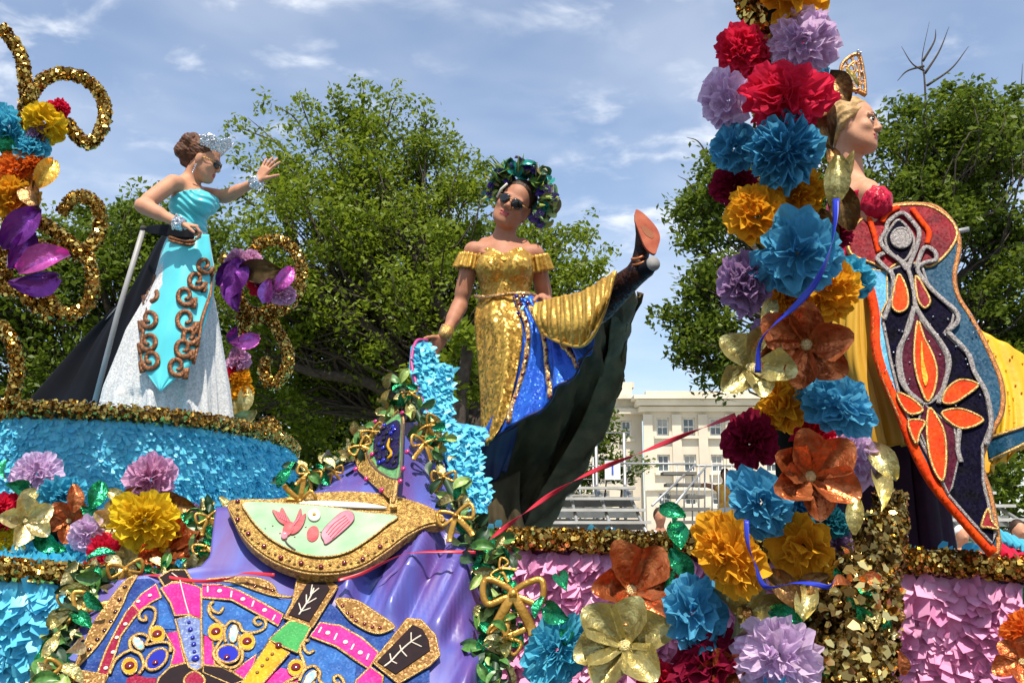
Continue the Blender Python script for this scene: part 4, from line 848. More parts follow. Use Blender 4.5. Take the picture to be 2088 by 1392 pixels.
for k in range(34): fleaf(1735 + frng.normal() * 55, 1150 + 260 * frng.random(), 3.02 + .08 * frng.random(), 26 + 26 * frng.random(), 360 * frng.random(), ['olive', 'brown', 'copper', 'green', 'cream'][k % 5], tb_, name="boa_leaf", jit=.7)
# flowers on the front, between the gold bow and the column
fb = thing("flower_cluster", "cluster of paper and foil flowers on the pink front left of the column", "flower cluster", loc=P(1330, 1392, 3.3))
fflower(1285, 1205, 3.32, 95, 'copper', fb, 6, label="copper foil flower"); fflower(1275, 1318, 3.22, 98, 'olive', fb, 6, label="olive gold foil flower"); fflower(1520, 1250, 3.18, 92, 'olive', fb, 5, True, label="pointed olive gold foil flower", centre="brown"); fflower(1480, 1372, 3.1, 60, 'copper', fb, 5)
for (x, y, Y, r, c, l) in [(1412, 1250, 3.14, 66, 'blue', "blue crepe paper flower"), (1587, 1335, 3.02, 76, 'lavender', "pale lavender crepe paper flower"), (1440, 1352, 3.12, 64, 'darkred', "dark red crepe paper flower"), (1135, 1325, 3.3, 62, 'cyan', "bright cyan crepe paper flower"), (1350, 1400, 3.2, 50, 'crimson', None), (1590, 1440, 3.0, 60, 'blue', None)]: tflower(x, y, Y, r, c, fb, l)
for (x, y, l, a, w) in [(1373, 1048, 60, 20, .9), (1380, 1095, 62, 80, 1.1), (1385, 1148, 70, 60, 1.1), (1345, 1140, 40, 10, .5), (1150, 1195, 64, 55, .8), (1140, 1245, 66, 20, 1.1), (1160, 1290, 60, 100, .8), (1385, 1190, 60, 90, .8), (1105, 1240, 44, 100, .8), (1330, 1330, 50, 40, .7)]:
    fleaf(x, y, 3.45 if y < 1170 else 3.3, l, -a, 'green', fb, wide=w)
V, F = tube(catmull(np.array([P(1374, 1050, 3.47), P(1378, 1120, 3.5), P(1390, 1230, 3.5)]), 10), .008, 6); add("stem", V, F, FO['green'], fb)
# right edge pair
fr = thing("flower_cluster", "orange and cream paper flower at the right edge of the pink front", "flower cluster", loc=P(2085, 1300, 3.2))
tflower(2092, 1290, 3.2, 42, 'orange', fr); fflower(2085, 1350, 3.15, 55, 'copper', fr, 5); fleaf(2086, 1205, 3.3, 50, 80, 'green', fr)
# garland on the ledge at the left
ga = thing("flower_garland", "low garland of mixed paper flowers on the turquoise ledge at left", "flower garland", loc=P(200, 1150, 4.2))
for (x, y, Y, r, c) in [(75, 968, 4.2, 44, 'lavender'), (125, 1010, 4.2, 42, 'cyan'), (308, 978, 4.15, 48, 'pink'), (296, 1062, 4.0, 60, 'yellow'), (0, 1045, 4.1, 40, 'crimson'), (180, 1090, 4.05, 36, 'lavender'), (215, 1128, 4.02, 34, 'crimson'), (385, 1062, 4.15, 32, 'dusk'), (10, 1100, 4.1, 24, 'yellow'), (110, 1045, 4.25, 34, 'blue'), (245, 1140, 4.05, 26, 'orange')]:
    tflower(x, y, Y, r, c, ga, {'yellow': 'lemon yellow crepe paper flower', 'lavender': 'lavender crepe paper flower', 'cyan': 'cyan crepe paper flower', 'crimson': 'crimson crepe paper flower'}.get(c))
fflower(340, 1125, 4.05, 74, 'copper', ga, 6, label="copper foil flower"); fflower(50, 1062, 4.05, 52, 'cream', ga, 5, label="cream gold foil flower"); fflower(228, 1068, 4.1, 46, 'cream', ga, 5); fflower(140, 1062, 4.15, 46, 'copper', ga, 5); fflower(255, 1140, 4.0, 40, 'cream', ga, 5); fflower(400, 1105, 4.1, 44, 'copper', ga, 5)
for (x, y, l, a, c) in [(20, 958, 50, 60, 'green'), (30, 1000, 60, 20, 'green'), (195, 1010, 60, 110, 'green'), (235, 1015, 44, 40, 'olive'), (100, 1105, 60, 30, 'green'), (85, 1090, 50, 80, 'green'), (115, 1125, 40, 0, 'green'), (145, 1015, 56, 90, 'copper'), (340, 1020, 50, 30, 'brown'), (375, 1030, 60, 10, 'brown'), (60, 1020, 50, 120, 'olive'), (345, 1040, 40, 70, 'green'), (185, 1040, 40, 20, 'green'), (270, 1010, 50, 160, 'brown'), (160, 1100, 44, 60, 'copper'), (310, 1125, 50, 120, 'copper'), (30, 1120, 40, 10, 'olive'), (240, 1100, 60, 90, 'cream')]: fleaf(x, y, 4.12, l, -a, c, ga)
q = catmull(np.array([P(-60, 1050, 4.35), P(120, 1070, 4.35), P(280, 1080, 4.4), P(420, 1060, 4.5)]), 16); V, F = tube(q, .06, 8); add("garland_core", V, F, M("dark leaf base", (.03, .045, .02), .85), ga)

# ================================================================== PEOPLE (one continuous skinned surface each)
class Body:
    def __init__(s, lo, hi, h=.0042):
        s.lo = np.asarray(lo, float); s.h = h; s.n = np.ceil((np.asarray(hi) - s.lo) / h).astype(int) + 1
        s.f = np.full(tuple(s.n), 1e2, np.float32)
    def _box(s, lo, hi):
        a = np.clip(np.floor((lo - s.lo) / s.h).astype(int), 0, s.n); b = np.clip(np.ceil((hi - s.lo) / s.h).astype(int) + 1, 0, s.n)
        sl = tuple(slice(i, j) for i, j in zip(a, b)); ax = [s.lo[k] + s.h * np.arange(a[k], b[k]) for k in range(3)]
        return sl, np.meshgrid(*ax, indexing='ij', sparse=True)
    def _mix(s, sl, d, k, op):
        a = s.f[sl]; d = d.astype(np.float32)
        if op == 'add':
            if k <= 0: s.f[sl] = np.minimum(a, d); return
            h = np.clip(.5 + .5 * (d - a) / k, 0, 1); s.f[sl] = d + (a - d) * h - k * h * (1 - h)
        else:
            h = np.clip(.5 - .5 * (d + a) / k, 0, 1); s.f[sl] = a + (-d - a) * h + k * h * (1 - h)
    def cap(s, a, b, ra, rb, k=.02, op='add'):
        a, b = np.asarray(a, float), np.asarray(b, float); m = max(ra, rb) + k + 4 * s.h
        sl, (X, Y, Z) = s._box(np.minimum(a, b) - m, np.maximum(a, b) + m)
        ba = b - a; L = ba @ ba + 1e-12; px, py, pz = X - a[0], Y - a[1], Z - a[2]
        t = np.clip((px * ba[0] + py * ba[1] + pz * ba[2]) / L, 0, 1)
        d = np.sqrt((px - t * ba[0])**2 + (py - t * ba[1])**2 + (pz - t * ba[2])**2) - (ra + (rb - ra) * t)
        s._mix(sl, d, k, op); return s
    def chain(s, pts, rs, k=.02):
        for i in range(len(pts) - 1): s.cap(pts[i], pts[i + 1], rs[i], rs[i + 1], k)
        return s
    def ell(s, c, r, A=None, k=.02, op='add'):
        c, r = np.asarray(c, float), np.asarray(r, float); A = np.eye(3) if A is None else A; m = r.max() + k + 4 * s.h
        sl, (X, Y, Z) = s._box(c - m, c + m); q = (X - c[0], Y - c[1], Z - c[2])
        u = [A[i][0] * q[0] + A[i][1] * q[1] + A[i][2] * q[2] for i in range(3)]
        k0 = np.sqrt(sum((u[i] / r[i])**2 for i in range(3))); k1 = np.sqrt(sum((u[i] / r[i]**2)**2 for i in range(3))) + 1e-9
        s._mix(sl, k0 * (k0 - 1) / k1, k, op); return s
    def grid(s): return np.meshgrid(*[s.lo[k] + s.h * np.arange(s.n[k]) for k in range(3)], indexing='ij', sparse=True)
    def copy(s):
        o = Body.__new__(Body); o.lo, o.h, o.n, o.f = s.lo, s.h, s.n, s.f.copy(); return o
    def mesh(s):
        f = s.f; s_ = f < 0; nx, ny, nz = f.shape
        acc = np.zeros((nx - 1, ny - 1, nz - 1), np.int8)
        for i in (0, 1):
            for j in (0, 1):
                for k in (0, 1): acc += s_[i:nx - 1 + i, j:ny - 1 + j, k:nz - 1 + k]
        act = np.argwhere((acc > 0) & (acc < 8)); idx = np.full(acc.shape, -1, np.int32); idx[tuple(act.T)] = np.arange(len(act))
        C = [(i, j, k) for i in (0, 1) for j in (0, 1) for k in (0, 1)]
        val = np.stack([f[act[:, 0] + c[0], act[:, 1] + c[1], act[:, 2] + c[2]] for c in C], 1)
        acc_p = np.zeros((len(act), 3)); cnt = np.zeros(len(act))
        for a in range(8):
            for b in range(a + 1, 8):
                if sum(abs(C[a][i] - C[b][i]) for i in range(3)) != 1: continue
                m = (val[:, a] < 0) != (val[:, b] < 0); t = val[m, a] / (val[m, a] - val[m, b])
                acc_p[m] += np.array(C[a]) + t[:, None] * (np.array(C[b]) - np.array(C[a])); cnt[m] += 1
        V = s.lo + s.h * (act + acc_p / cnt[:, None]); F = []
        for ax_ in range(3):
            o1, o2 = [(1, 2), (2, 0), (0, 1)][ax_]
            sl0 = [slice(None)] * 3; sl1 = [slice(None)] * 3; sl0[ax_] = slice(0, -1); sl1[ax_] = slice(1, None)
            e0, e1 = s_[tuple(sl0)], s_[tuple(sl1)]; E = np.argwhere(e0 != e1); E = E[(E[:, o1] > 0) & (E[:, o2] > 0) & (E[:, o1] < f.shape[o1] - 1) & (E[:, o2] < f.shape[o2] - 1)]
            fl_ = e0[tuple(E.T)]; d1 = np.zeros(3, int); d1[o1] = 1; d2 = np.zeros(3, int); d2[o2] = 1
            Q = np.stack([idx[tuple((E - d1 - d2).T)], idx[tuple((E - d2).T)], idx[tuple(E.T)], idx[tuple((E - d1).T)]], 1); Q[~fl_] = Q[~fl_][:, ::-1]; F.append(Q)
        return V, np.concatenate(F)
class Head:
    def __init__(s, c, fwd, up, sc=1.0):
        s.c = np.asarray(c, float); f = nrm(fwd); u = nrm(np.asarray(up) - f * np.dot(up, f)); s.A = np.stack([np.cross(f, u), f, u]); s.s = sc
    def p(s, x, y, z): return s.c + s.s * (x * s.A[0] + y * s.A[1] + z * s.A[2])
    def loc(s, V): return ((V - s.c) @ s.A.T) / s.s
def build_head(b, H):
    e = lambda x, y, z, r, k=.02, op='add': b.ell(H.p(x, y, z), np.array(r) * H.s, H.A, k * H.s, op)
    c = lambda a, q, ra, rb, k=.012, op='add': b.cap(H.p(*a), H.p(*q), ra * H.s, rb * H.s, k * H.s, op)
    e(0, -.018, .035, (.073, .092, .082)); e(0, .022, -.025, (.060, .060, .080), .03); e(0, .034, -.072, (.044, .044, .038), .03); e(0, .068, -.099, (.019, .016, .014), .02)
    for s in (-1, 1):
        e(s * .040, .055, -.026, (.022, .020, .020), .02); e(s * .028, .073, .020, (.024, .010, .008), .014); c((s * .052, -.005, -.045), (s * .026, .05, -.090), .016, .014, .045)
        e(s * .031, .090, .001, (.019, .015, .011), .012, 'sub'); e(s * .031, .0715, .001, (.0125, .0125, .0105), .004)
        e(s * .075, -.008, -.008, (.010, .020, .031), .008); e(s * .012, .090, -.033, (.0085, .010, .007), .006)
    c((0, .080, .010), (0, .096, -.023), .0075, .0098, .010); e(0, .097, -.026, (.0105, .010, .0085), .008)
    c((-.020, .078, -.0575), (.020, .078, -.0575), .0055, .0055, .008); c((-.010, .083, -.0565), (.010, .083, -.0565), .0055, .0055, .006); c((-.014, .080, -.068), (.014, .080, -.068), .0075, .0075, .007); c((-.022, .082, -.0625), (.022, .082, -.0625), .0025, .0025, .004, 'sub')
def hand(b, wr, d, nrm_, thumb, curl=.3, spread=.10, sc=1.0, tc=.3):
    """palm, four unequal fingers with bent joints, thumb from the side of the palm"""
    d = nrm(d); n = np.asarray(nrm_, float); n = nrm(n - d * np.dot(n, d)); t = nrm(np.asarray(thumb, float) - d * np.dot(thumb, d) - n * np.dot(thumb, n))
    for i in range(4):
        off = (1.5 - i) * .0185 * sc; k0 = wr + d * .012 * sc + t * off * .6; k1 = wr + d * (.088 - .004 * abs(i - 1.2)) * sc + t * off
        b.cap(k0, k1, .0135 * sc, .0105 * sc, .012); a = (1.5 - i) * spread; dd = nrm(d * math.cos(a) + t * math.sin(a)); p = k1; L = np.array([.040, .026, .020]) * sc * [.93, 1.0, .95, .76][i]; r = .0085 * sc
        ang = curl * (.8 + .15 * i)
        for j in range(3):
            dv = nrm(dd * math.cos(ang) + n * math.sin(ang)); q = p + dv * L[j]; b.cap(p, q, r, r * .9, .004); p = q; r *= .9; ang += curl * (1.0 if j == 0 else .8)
    p = wr + d * .025 * sc + t * .024 * sc; dv = nrm(d * .75 + t * .75 + n * .25)
    for L, r in ((.036, .0115), (.032, .0095), (.024, .0085)):
        q = p + dv * L * sc; b.cap(p, q, r * sc, r * .9 * sc, .006); p = q; dv = nrm(dv + d * tc * .5 + n * tc * .4)
def limb_arm(b, sh, el, wr, r=(.047, .040, .036, .0255), k=.02):
    sh, el, wr = map(np.asarray, (sh, el, wr)); b.cap(sh, el, r[0], r[2], k); b.cap(sh + (el - sh) * .3, sh + (el - sh) * .75, r[1], r[1], k)
    b.cap(el, wr, r[2], r[3], k); b.cap(el + (wr - el) * .12, el + (wr - el) * .45, r[2] * 1.08, r[2] * .98, k)
def skinned(name, b, mat, parent, H=None):
    V, F = b.mesh(); m = new_mesh(name, V, F, True); m.materials.append(mat)
    if H is not None:
        m.materials.append(m_lips); c = H.loc(V[F].mean(1)); k = (np.abs(c[:, 0]) < .021) & (c[:, 1] > .072) & (c[:, 1] < .11) & (c[:, 2] < -.0525) & (c[:, 2] > -.0745)
        m.polygons.foreach_set("material_index", k.astype(np.int32))
    return link(name, m, None, parent)
def cloth(name, b, mat, parent): V, F = b.mesh(); return add(name, V, F, mat, parent)
def hairmat(name, a, b_): 
    m = M(name, a, .55, 0, c2=b_, scale=45, bump=.5, bscale=70, spec=.3); return m
m_hair_brown = hairmat("dark brown hair", (.055, .026, .014), (.020, .010, .006)); m_hair_auburn = hairmat("auburn hair", (.14, .055, .022), (.05, .018, .008)); m_hair_blond = hairmat("blond hair", (.50, .32, .13), (.30, .17, .06))
def specs(H, parent, mat=m_glass, r=.026):
    mb = MB()
    for s in (-1, 1):
        V = BALL_V * np.array([r, .007, r * .82]); V = V + np.array([s * .032, .094, -.001]); V[:, 1] -= .5 * (np.abs(V[:, 0]) - .02).clip(0) ; mb.put([H.p(*v) for v in V], BALL_F)
    o = mb.build("sunglasses", mat, parent, True); q = MB()
    q.tube([H.p(-.010, .100, .006), H.p(0, .103, .009), H.p(.010, .100, .006)], .0022, 6)
    for s in (-1, 1): q.tube([H.p(s * .056, .080, .006), H.p(s * .072, .04, .008), H.p(s * .076, -.01, .006)], .0024, 6)
    q.build("frame", m_goldtrim, o, True)
def cone_skirt(Yc, prof, nu, nv, folds, amp, seed, span=(0, 2 * math.pi), quiet=None):
    """prof: (py, px centre, half width px, depth m)"""
    pr = np.array(prof, float); v = np.linspace(pr[0, 0], pr[-1, 0], nv); I = lambda k: np.interp(v, pr[:, 0], pr[:, k]); r = np.random.default_rng(seed); ph = r.random(6) * 6
    g = np.zeros((nv, nu, 3)); th = np.linspace(*span, nu)
    for i in range(nv):
        c = P(I(1)[i], v[i], Yc); a = np.linalg.norm(P(I(1)[i] + I(2)[i], v[i], Yc) - c); b_ = I(3)[i]; w = i / (nv - 1)
        aw = amp * w if quiet is None else amp * w * (1 - .75 * np.exp(-((((th + math.pi) % (2 * math.pi)) - math.pi) / quiet)**4) * (w < .8))
        m = 1 + aw * (np.sin(folds * th + ph[0] + .5 * np.sin(3 * th)) + .5 * np.sin(folds * 2.3 * th + ph[1]) + .3 * np.sin(folds * 4.1 * th + ph[2]))
        g[i, :, 0] = c[0] + a * m * np.sin(th); g[i, :, 1] = c[1] - b_ * m * np.cos(th); g[i, :, 2] = c[2]
    return g

# ---------------------------------------------------------------- dancer in gold, kicking up one leg
DY = 4.70
D = lambda px, py, dy=0.0: P(px, py, DY + dy)
dn = thing("person", "dancer in gold sequined gown and sunglasses kicking one leg up", "person", loc=D(1030, 1085))
lo = np.array([D(850, 700)[0], 3.95, D(1000, 800)[2]]); hi = np.array([D(1345, 400)[0], 5.05, D(1060, 330)[2]])
b = Body(lo, hi, .0045)
tor = np.eye(3)
b.ell(D(1030, 552, .0), (.128, .095, .150), None, .03); b.ell(D(1031, 606, .0), (.100, .080, .11), None, .04); b.ell(D(1040, 672, .0), (.160, .12, .13), None, .05)
b.cap(D(968, 512, .0), D(1088, 517, .0), .044, .044, .035); b.cap(D(990, 498, .03), D(1066, 500, .03), .035, .035, .03)
for s, x in ((-1, 1001), (1, 1055)): b.ell(D(x, 545, -.075), (.064, .060, .060), None, .025)
torso = b.copy()
H = Head(D(1049, 417, -.02), (-.18, -.97, -.12), (.50, -.1, .86), 1.06)
limb_arm(b, D(964, 512, .0), D(938, 622, .02), D(907, 684, -.10), (.042, .036, .033, .024)); limb_arm(b, D(1092, 518, .0), D(1114, 622, .10), D(1106, 608, -.16), (.042, .036, .033, .024))
b.cap(D(1020, 510, .02), H.p(0, -.03, -.06), .058, .050, .03); b.cap(D(985, 515, -.06), D(1018, 524, -.075), .012, .010, .02); b.cap(D(1068, 517, -.06), D(1036, 524, -.075), .012, .010, .02)
build_head(b, H)
hand(b, D(905, 688, -.10), (-.62, -.25, -.72), (.3, -.5, -.2), (-.75, -.1, .5), .35, .16, .98); hand(b, D(1106, 607, -.16), (.15, -.35, -.15), (-.2, -.2, -1), (-1, 0, .3), 1.05, .02, .98, .6)
b.cap(D(1066, 690, .0), D(1216, 632, -.42), .080, .058, .04); b.cap(D(1216, 632, -.42), D(1300, 560, -.60), .056, .042, .03)
skinned("body", b, m_skin_deep, dn, H)
# bodice with sweetheart neckline
m_goldseq = M("gold sequins", (.60, .36, .06), .36, .5, c2=(.38, .20, .03), scale=26, seq=95, seqk=.33)
m_goldlame = M("gold lame", (.60, .37, .065), .40, .4, c2=(.42, .22, .03), scale=9, bump=.5, bscale=45)
bd = torso.copy(); X, Y, Z = bd.grid(); cx = D(1028, 545)[0]; zc = D(1028, 529)[2]; xx = np.abs(X - cx)
bd.f = np.maximum(np.maximum(torso.f - .012, (Z - (zc + .042 * np.exp(-((xx - .075) / .05)**2) - .35 * np.clip(xx - .13, 0, 1))).astype(np.float32)), (D(1030, 612)[2] - Z).astype(np.float32))
cloth("bodice", bd, m_goldseq, dn)
def ruffle(a, c, r, parent, mat, seed, name, n=90, m=9, amp=.30, flare=1.0):
    rr_ = np.random.default_rng(seed); a, c = np.asarray(a), np.asarray(c); z = nrm(c - a); x = nrm(np.cross(z, [0.2, 1, .1])); y = np.cross(z, x); g = np.zeros((m, n, 3)); th = np.linspace(0, 2 * math.pi, n); p1 = rr_.random(3) * 6
    for i in range(m):
        q = i / (m - 1); w = 1 + amp * (.3 + q) * np.sin(9 * th + p1[0] + .6 * np.sin(4 * th)) * .5 + amp * .5 * np.sin(17 * th + p1[1]); g[i] = a + (c - a) * q + (r * (1 + (flare - 1) * q) * w)[:, None] * (np.cos(th)[:, None] * x + np.sin(th)[:, None] * y)
    g[:, -1] = g[:, 0]; return sheet(name, g, mat, parent, .003)
ruffle(D(961, 520), D(954, 552, .0), .051, dn, m_goldlame, 1, "sleeve_ruffle", flare=1.18); ruffle(D(1093, 520), D(1099, 555, .02), .051, dn, m_goldlame, 2, "sleeve_ruffle", flare=1.15)
cord_pts = [(975, 527), (990, 521), (1004, 519), (1018, 524), (1028, 531), (1040, 523), (1054, 519), (1070, 522), (1085, 530)]
V, F = tube(catmull(np.array([D(x, y, -.125 + .0016 * abs(x - 1029)) for x, y in cord_pts]), 40), .007, 6); add("neckline_trim", V, F, m_goldlame, dn)
# hair, glasses, headdress
hb = Body(H.c - .2, H.c + .2, .005); hb.ell(H.p(0, -.028, .042), np.array((.083, .096, .088)) * H.s, H.A, .0); hb.ell(H.p(0, -.06, -.02), np.array((.070, .055, .055)) * H.s, H.A, .03)
X, Y, Z = hb.grid(); L = [(X - H.c[0]) * H.A[i][0] + (Y - H.c[1]) * H.A[i][1] + (Z - H.c[2]) * H.A[i][2] for i in range(3)]
hb.f = np.maximum(hb.f, (L[1] - (.022 + .030 * np.clip((L[2] - .03) / .06, -1.4, 1)) * H.s - .03 * np.clip(np.abs(L[0]) / .06, 0, 1)**2 * 0).astype(np.float32)); cloth("hair", hb, m_hair_brown, dn)
specs(H, dn, r=.028)
for s in (-1, 1): bead("earring", H.p(s * .082, .0, -.055), .008, m_goldtrim, dn)
V, F = tube([D(913, 668, -.09), D(908, 680, -.10), D(904, 690, -.10)], .034, 12); add("bracelet", V, F, m_goldtrim, dn)
hd = thing("flower_headdress", "headdress of green leaves and violet and teal blossoms on the dancer", "headdress", loc=H.p(0, 0, .1))
LM = [M("headdress green", (.10, .20, .03), .4, c2=(.05, .12, .02)), M("headdress lime", (.34, .42, .08), .4), M("headdress teal", (.02, .30, .24), .3, .3), M("headdress violet", (.08, .03, .34), .45), M("headdress forest", (.02, .07, .03), .45), M("headdress lilac", (.30, .22, .55), .5), M("headdress olive", (.22, .18, .07), .5)]
hr = np.random.default_rng(5)
for k in range(150):
    th = R(-118 + 236 * hr.random()); tilt = hr.random(); rad = .085 + .070 * hr.random()
    lp = np.array([math.sin(th) * rad, -.03 + .10 * tilt * math.cos(th * .6) - .03, .045 + math.cos(th) * rad * .92]); out = nrm([math.sin(th), .35 + .5 * tilt, math.cos(th) * .9])
    w = H.p(*lp); nn = nrm(H.A.T @ out + hr.normal(size=3) * .45); s = .055 + .04 * hr.random()
    sx = math.sin(th); mi = hr.choice(7, p=[.30, .20, .08, .05, .20, .05, .12]); 
    if abs(sx) > .75 and hr.random() < .25: mi = 3
    if abs(sx) < .45 and hr.random() < .2: mi = 2
    put("leaf", leaf_protos[k % 3], w, frame_to(nn, hr.random() * 6.28), (s, s * (.75 + .5 * hr.random()), s), LM[mi], hd)
for (x, y, a, bb) in ((1000, 318, 1022, 356), (994, 328, 1018, 360), (990, 346, 1012, 362)): V, F = tube(catmull([D(a, bb, .02), D((x + a) / 2 + 3, (y + bb) / 2 - 3, .02), D(x, y, .03)], 8), np.linspace(.020, .004, 8), 6, flat=.5); add("feather", V, F, LM[4], hd)
for k in range(30):
    th = R(-105 + 210 * (k + hr.random()) / 30); a_ = nrm([math.sin(th), .25 + .4 * hr.random(), math.cos(th)]); p0_ = H.p(math.sin(th) * .10, .02, .045 + math.cos(th) * .10); L_ = .07 + .035 * hr.random(); w_ = H.A.T @ a_; q_ = nrm(w_ + hr.normal(size=3) * .35)
    V, F = tube(catmull([p0_, p0_ + q_ * L_ * .5, p0_ + q_ * L_], 7), np.array([.004, .011, .014, .012, .009, .005, .001]), 6, flat=.35); add("spiky_leaf", V, F, LM[[0, 1, 4, 0, 6, 1][k % 6]], hd)
for k in range(14):
    th = R(-120 + 240 * hr.random()); w = H.p(math.sin(th) * .135, .03, .05 + math.cos(th) * .125); put("blossom", tissue_protos[k % 5], w, frame_to(nrm(H.A.T @ np.array([math.sin(th), .8, math.cos(th)])), k), .026, LM[[3, 5, 2, 2, 3, 1][k % 6]], hd)
V, F = tube([H.p(.060, .066, .062), H.p(.076, .052, .03), H.p(.080, .040, -.012)], .0065, 6); add("white_ribbon", V, F, m_gemwhite, hd)
# skirt panels
m_bluesq = M("royal blue sequins", (.018, .065, .44), .36, .25, c2=(.03, .14, .56), scale=9, seq=130, seqk=.20)
m_lining = M("dark olive lining", (.090, .066, .030), .8, c2=(.026, .020, .011), scale=5, spec=.15); m_linedge = M("grey green sheer lining", (.130, .115, .060), .75, spec=.2, c2=(.055, .054, .030), scale=12, bump=.3, bscale=60); m_navy = M("navy lining", (.006, .008, .055), .5)
g = surf([[(981, 603, 4.70), (996, 602, 4.62), (1018, 601, 4.60), (1050, 601, 4.60)], [(971, 642, 4.66), (990, 642, 4.56), (1020, 642, 4.53), (1058, 642, 4.54)], [(973, 680, 4.64), (998, 680, 4.54), (1028, 680, 4.50), (1066, 680, 4.51)], [(980, 760, 4.62), (1002, 760, 4.52), (1028, 760, 4.48), (1054, 760, 4.48)], [(984, 850, 4.60), (998, 850, 4.52), (1014, 850, 4.47), (1032, 845, 4.46)], [(980, 908, 4.58), (986, 908, 4.53), (993, 905, 4.48), (1004, 892, 4.44)]], 30, 50)
sheet("gold_skirt_panel", fold(g, .012, 1.8, .6, (.4, .8)), m_goldseq, dn)
g = surf([[(1046, 602, 4.60), (1060, 604, 4.575), (1075, 604, 4.57), (1090, 606, 4.58), (1102, 612, 4.57)], [(1060, 680, 4.53), (1088, 680, 4.50), (1112, 680, 4.46), (1138, 676, 4.40), (1156, 664, 4.36)], [(1046, 770, 4.50), (1082, 762, 4.46), (1122, 746, 4.40), (1162, 720, 4.32), (1188, 690, 4.28)], [(968, 906, 4.50), (1052, 868, 4.42), (1122, 812, 4.34), (1178, 752, 4.26), (1214, 690, 4.22)]], 60, 60)
gb = fold(g, .022, 3.6, .2, (.25, 1.0), .1); sheet("blue_skirt_panel", gb, m_bluesq, dn)
m_bead = M("beaded gold braid", (.72, .50, .20), .3, .6, c2=(.40, .18, .07), scale=60, seq=110, seqk=.5)
def on_grid(g, uv, off=.008):
    n = gnormals(g); nv, nu, _ = g.shape; out = []
    for u, v in uv: i, j = int(round(v * (nv - 1))), int(round(u * (nu - 1))); out.append(g[i, j] + n[i, j] * off)
    return np.array(out)
for k, uv in enumerate([[(.10, .0), (.16, .25), (.14, .5), (.15, .72), (.22, .99)], [(.45, .08), (.46, .35), (.46, .6), (.50, .98)], [(.66, .2), (.70, .45), (.74, .7), (.76, .98)]]):
    q = catmull(on_grid(gb, catmull(np.array(uv), 14)), 40); V, F = tube(q, .013, 8); o = add("beaded_stripe", V, F, m_bead, dn)
    for i in range(3, 40, 6): bead("garnet_stone", q[i] + np.array([0, -.012, .002]), .008, m_gemred, o)
q = catmull(np.array([gb[-1, j] for j in range(0, 60, 5)]), 40); V, F = tube(q, .006, 6); add("hem_cord", V, F, m_navy, dn)
g = surf([[(1090, 618, 4.44), (1140, 604, 4.32), (1190, 592, 4.18), (1254, 552, 4.06)], [(1088, 648, 4.40), (1145, 655, 4.25), (1195, 650, 4.10), (1242, 605, 4.03)], [(1104, 676, 4.38), (1150, 698, 4.26), (1192, 700, 4.14), (1226, 640, 4.08)]], 90, 24)
sheet("gold_sash", fold(fold(g, .009, 7.5, 0, (.35, 1.0), .12, .7), .003, 21, 1.1, (.6, 1.0), .3), m_goldlame, dn)
q = catmull(np.array([P(1094, 640, 4.40), P(1108, 678, 4.37), P(1150, 700, 4.25), P(1193, 702, 4.13), P(1228, 645, 4.07), P(1255, 553, 4.05)]), 40); V, F = tube(q, .008, 8); add("sash_cord", V, F, m_goldlame, dn)
g = surf([[(958, 890, 4.60), (1048, 850, 4.53), (1116, 794, 4.46), (1172, 734, 4.38), (1206, 680, 4.32), (1246, 596, 4.18)],
          [(948, 960, 4.70), (1040, 930, 4.80), (1120, 880, 4.78), (1190, 800, 4.70), (1236, 720, 4.60), (1268, 600, 4.34)],
          [(955, 1020, 4.76), (1030, 1010, 4.95), (1110, 960, 4.98), (1180, 880, 4.92), (1245, 770, 4.76), (1282, 600, 4.42)],
          [(950, 1082, 4.62), (1030, 1090, 4.80), (1090, 1080, 4.90), (1150, 1010, 4.90), (1225, 850, 4.80), (1290, 590, 4.46)]], 70, 40)
sheet("skirt_lining", fold(fold(g, .045, 4.2, .5, (.25, 1.0), .25), .010, 13, .9, (.4, 1.0), .5), m_lining, dn)
g = surf([[(1252, 585, 4.22), (1236, 720, 4.56), (1185, 860, 4.76), (1115, 980, 4.82), (1060, 1085, 4.74)], [(1275, 590, 4.30), (1262, 720, 4.60), (1215, 870, 4.76), (1150, 980, 4.78), (1085, 1085, 4.70)], [(1296, 575, 4.36), (1282, 710, 4.62), (1245, 850, 4.72), (1185, 975, 4.70), (1112, 1085, 4.62)]], 60, 20)
sheet("lining_edge", fold(fold(g, .012, 4, .2, (.4, 1.0), .2), .004, 17, 0, (.5, 1.0)), m_linedge, dn)
g = surf([[(954, 908, 4.57), (1000, 890, 4.53), (1056, 868, 4.49)], [(952, 950, 4.56), (995, 940, 4.60), (1046, 920, 4.62)], [(968, 990, 4.58), (1000, 985, 4.62), (1030, 960, 4.66)]], 24, 20); sheet("navy_lining", fold(g, .010, 2, 0), m_navy, dn)
g = surf([[(960, 980, 4.60), (1000, 985, 4.60), (1060, 960, 4.66)], [(962, 1030, 4.58), (1005, 1040, 4.58), (1060, 1030, 4.60)], [(955, 1088, 4.56), (1010, 1092, 4.54), (1075, 1092, 4.56)]], 30, 20); sheet("train_lining", fold(g, .02, 2.4, .5), m_lining, dn)
# waist jewels
for k in range(26): x, y = 1050 + 45 * hr.random(), 604 + 46 * hr.random(); bead("waist_jewel", D(x, y, -.155), .009, [m_gemblue, m_gemred, m_bead, m_gemaqua][k % 4], dn)
q = catmull(np.array([D(968, 604, -.02), D(990, 606, -.11), D(1030, 600, -.135), D(1070, 598, -.125), D(1092, 602, -.06)]), 20); V, F = tube(q, .010, 6); add("waist_trim", V, F, m_bead, dn)
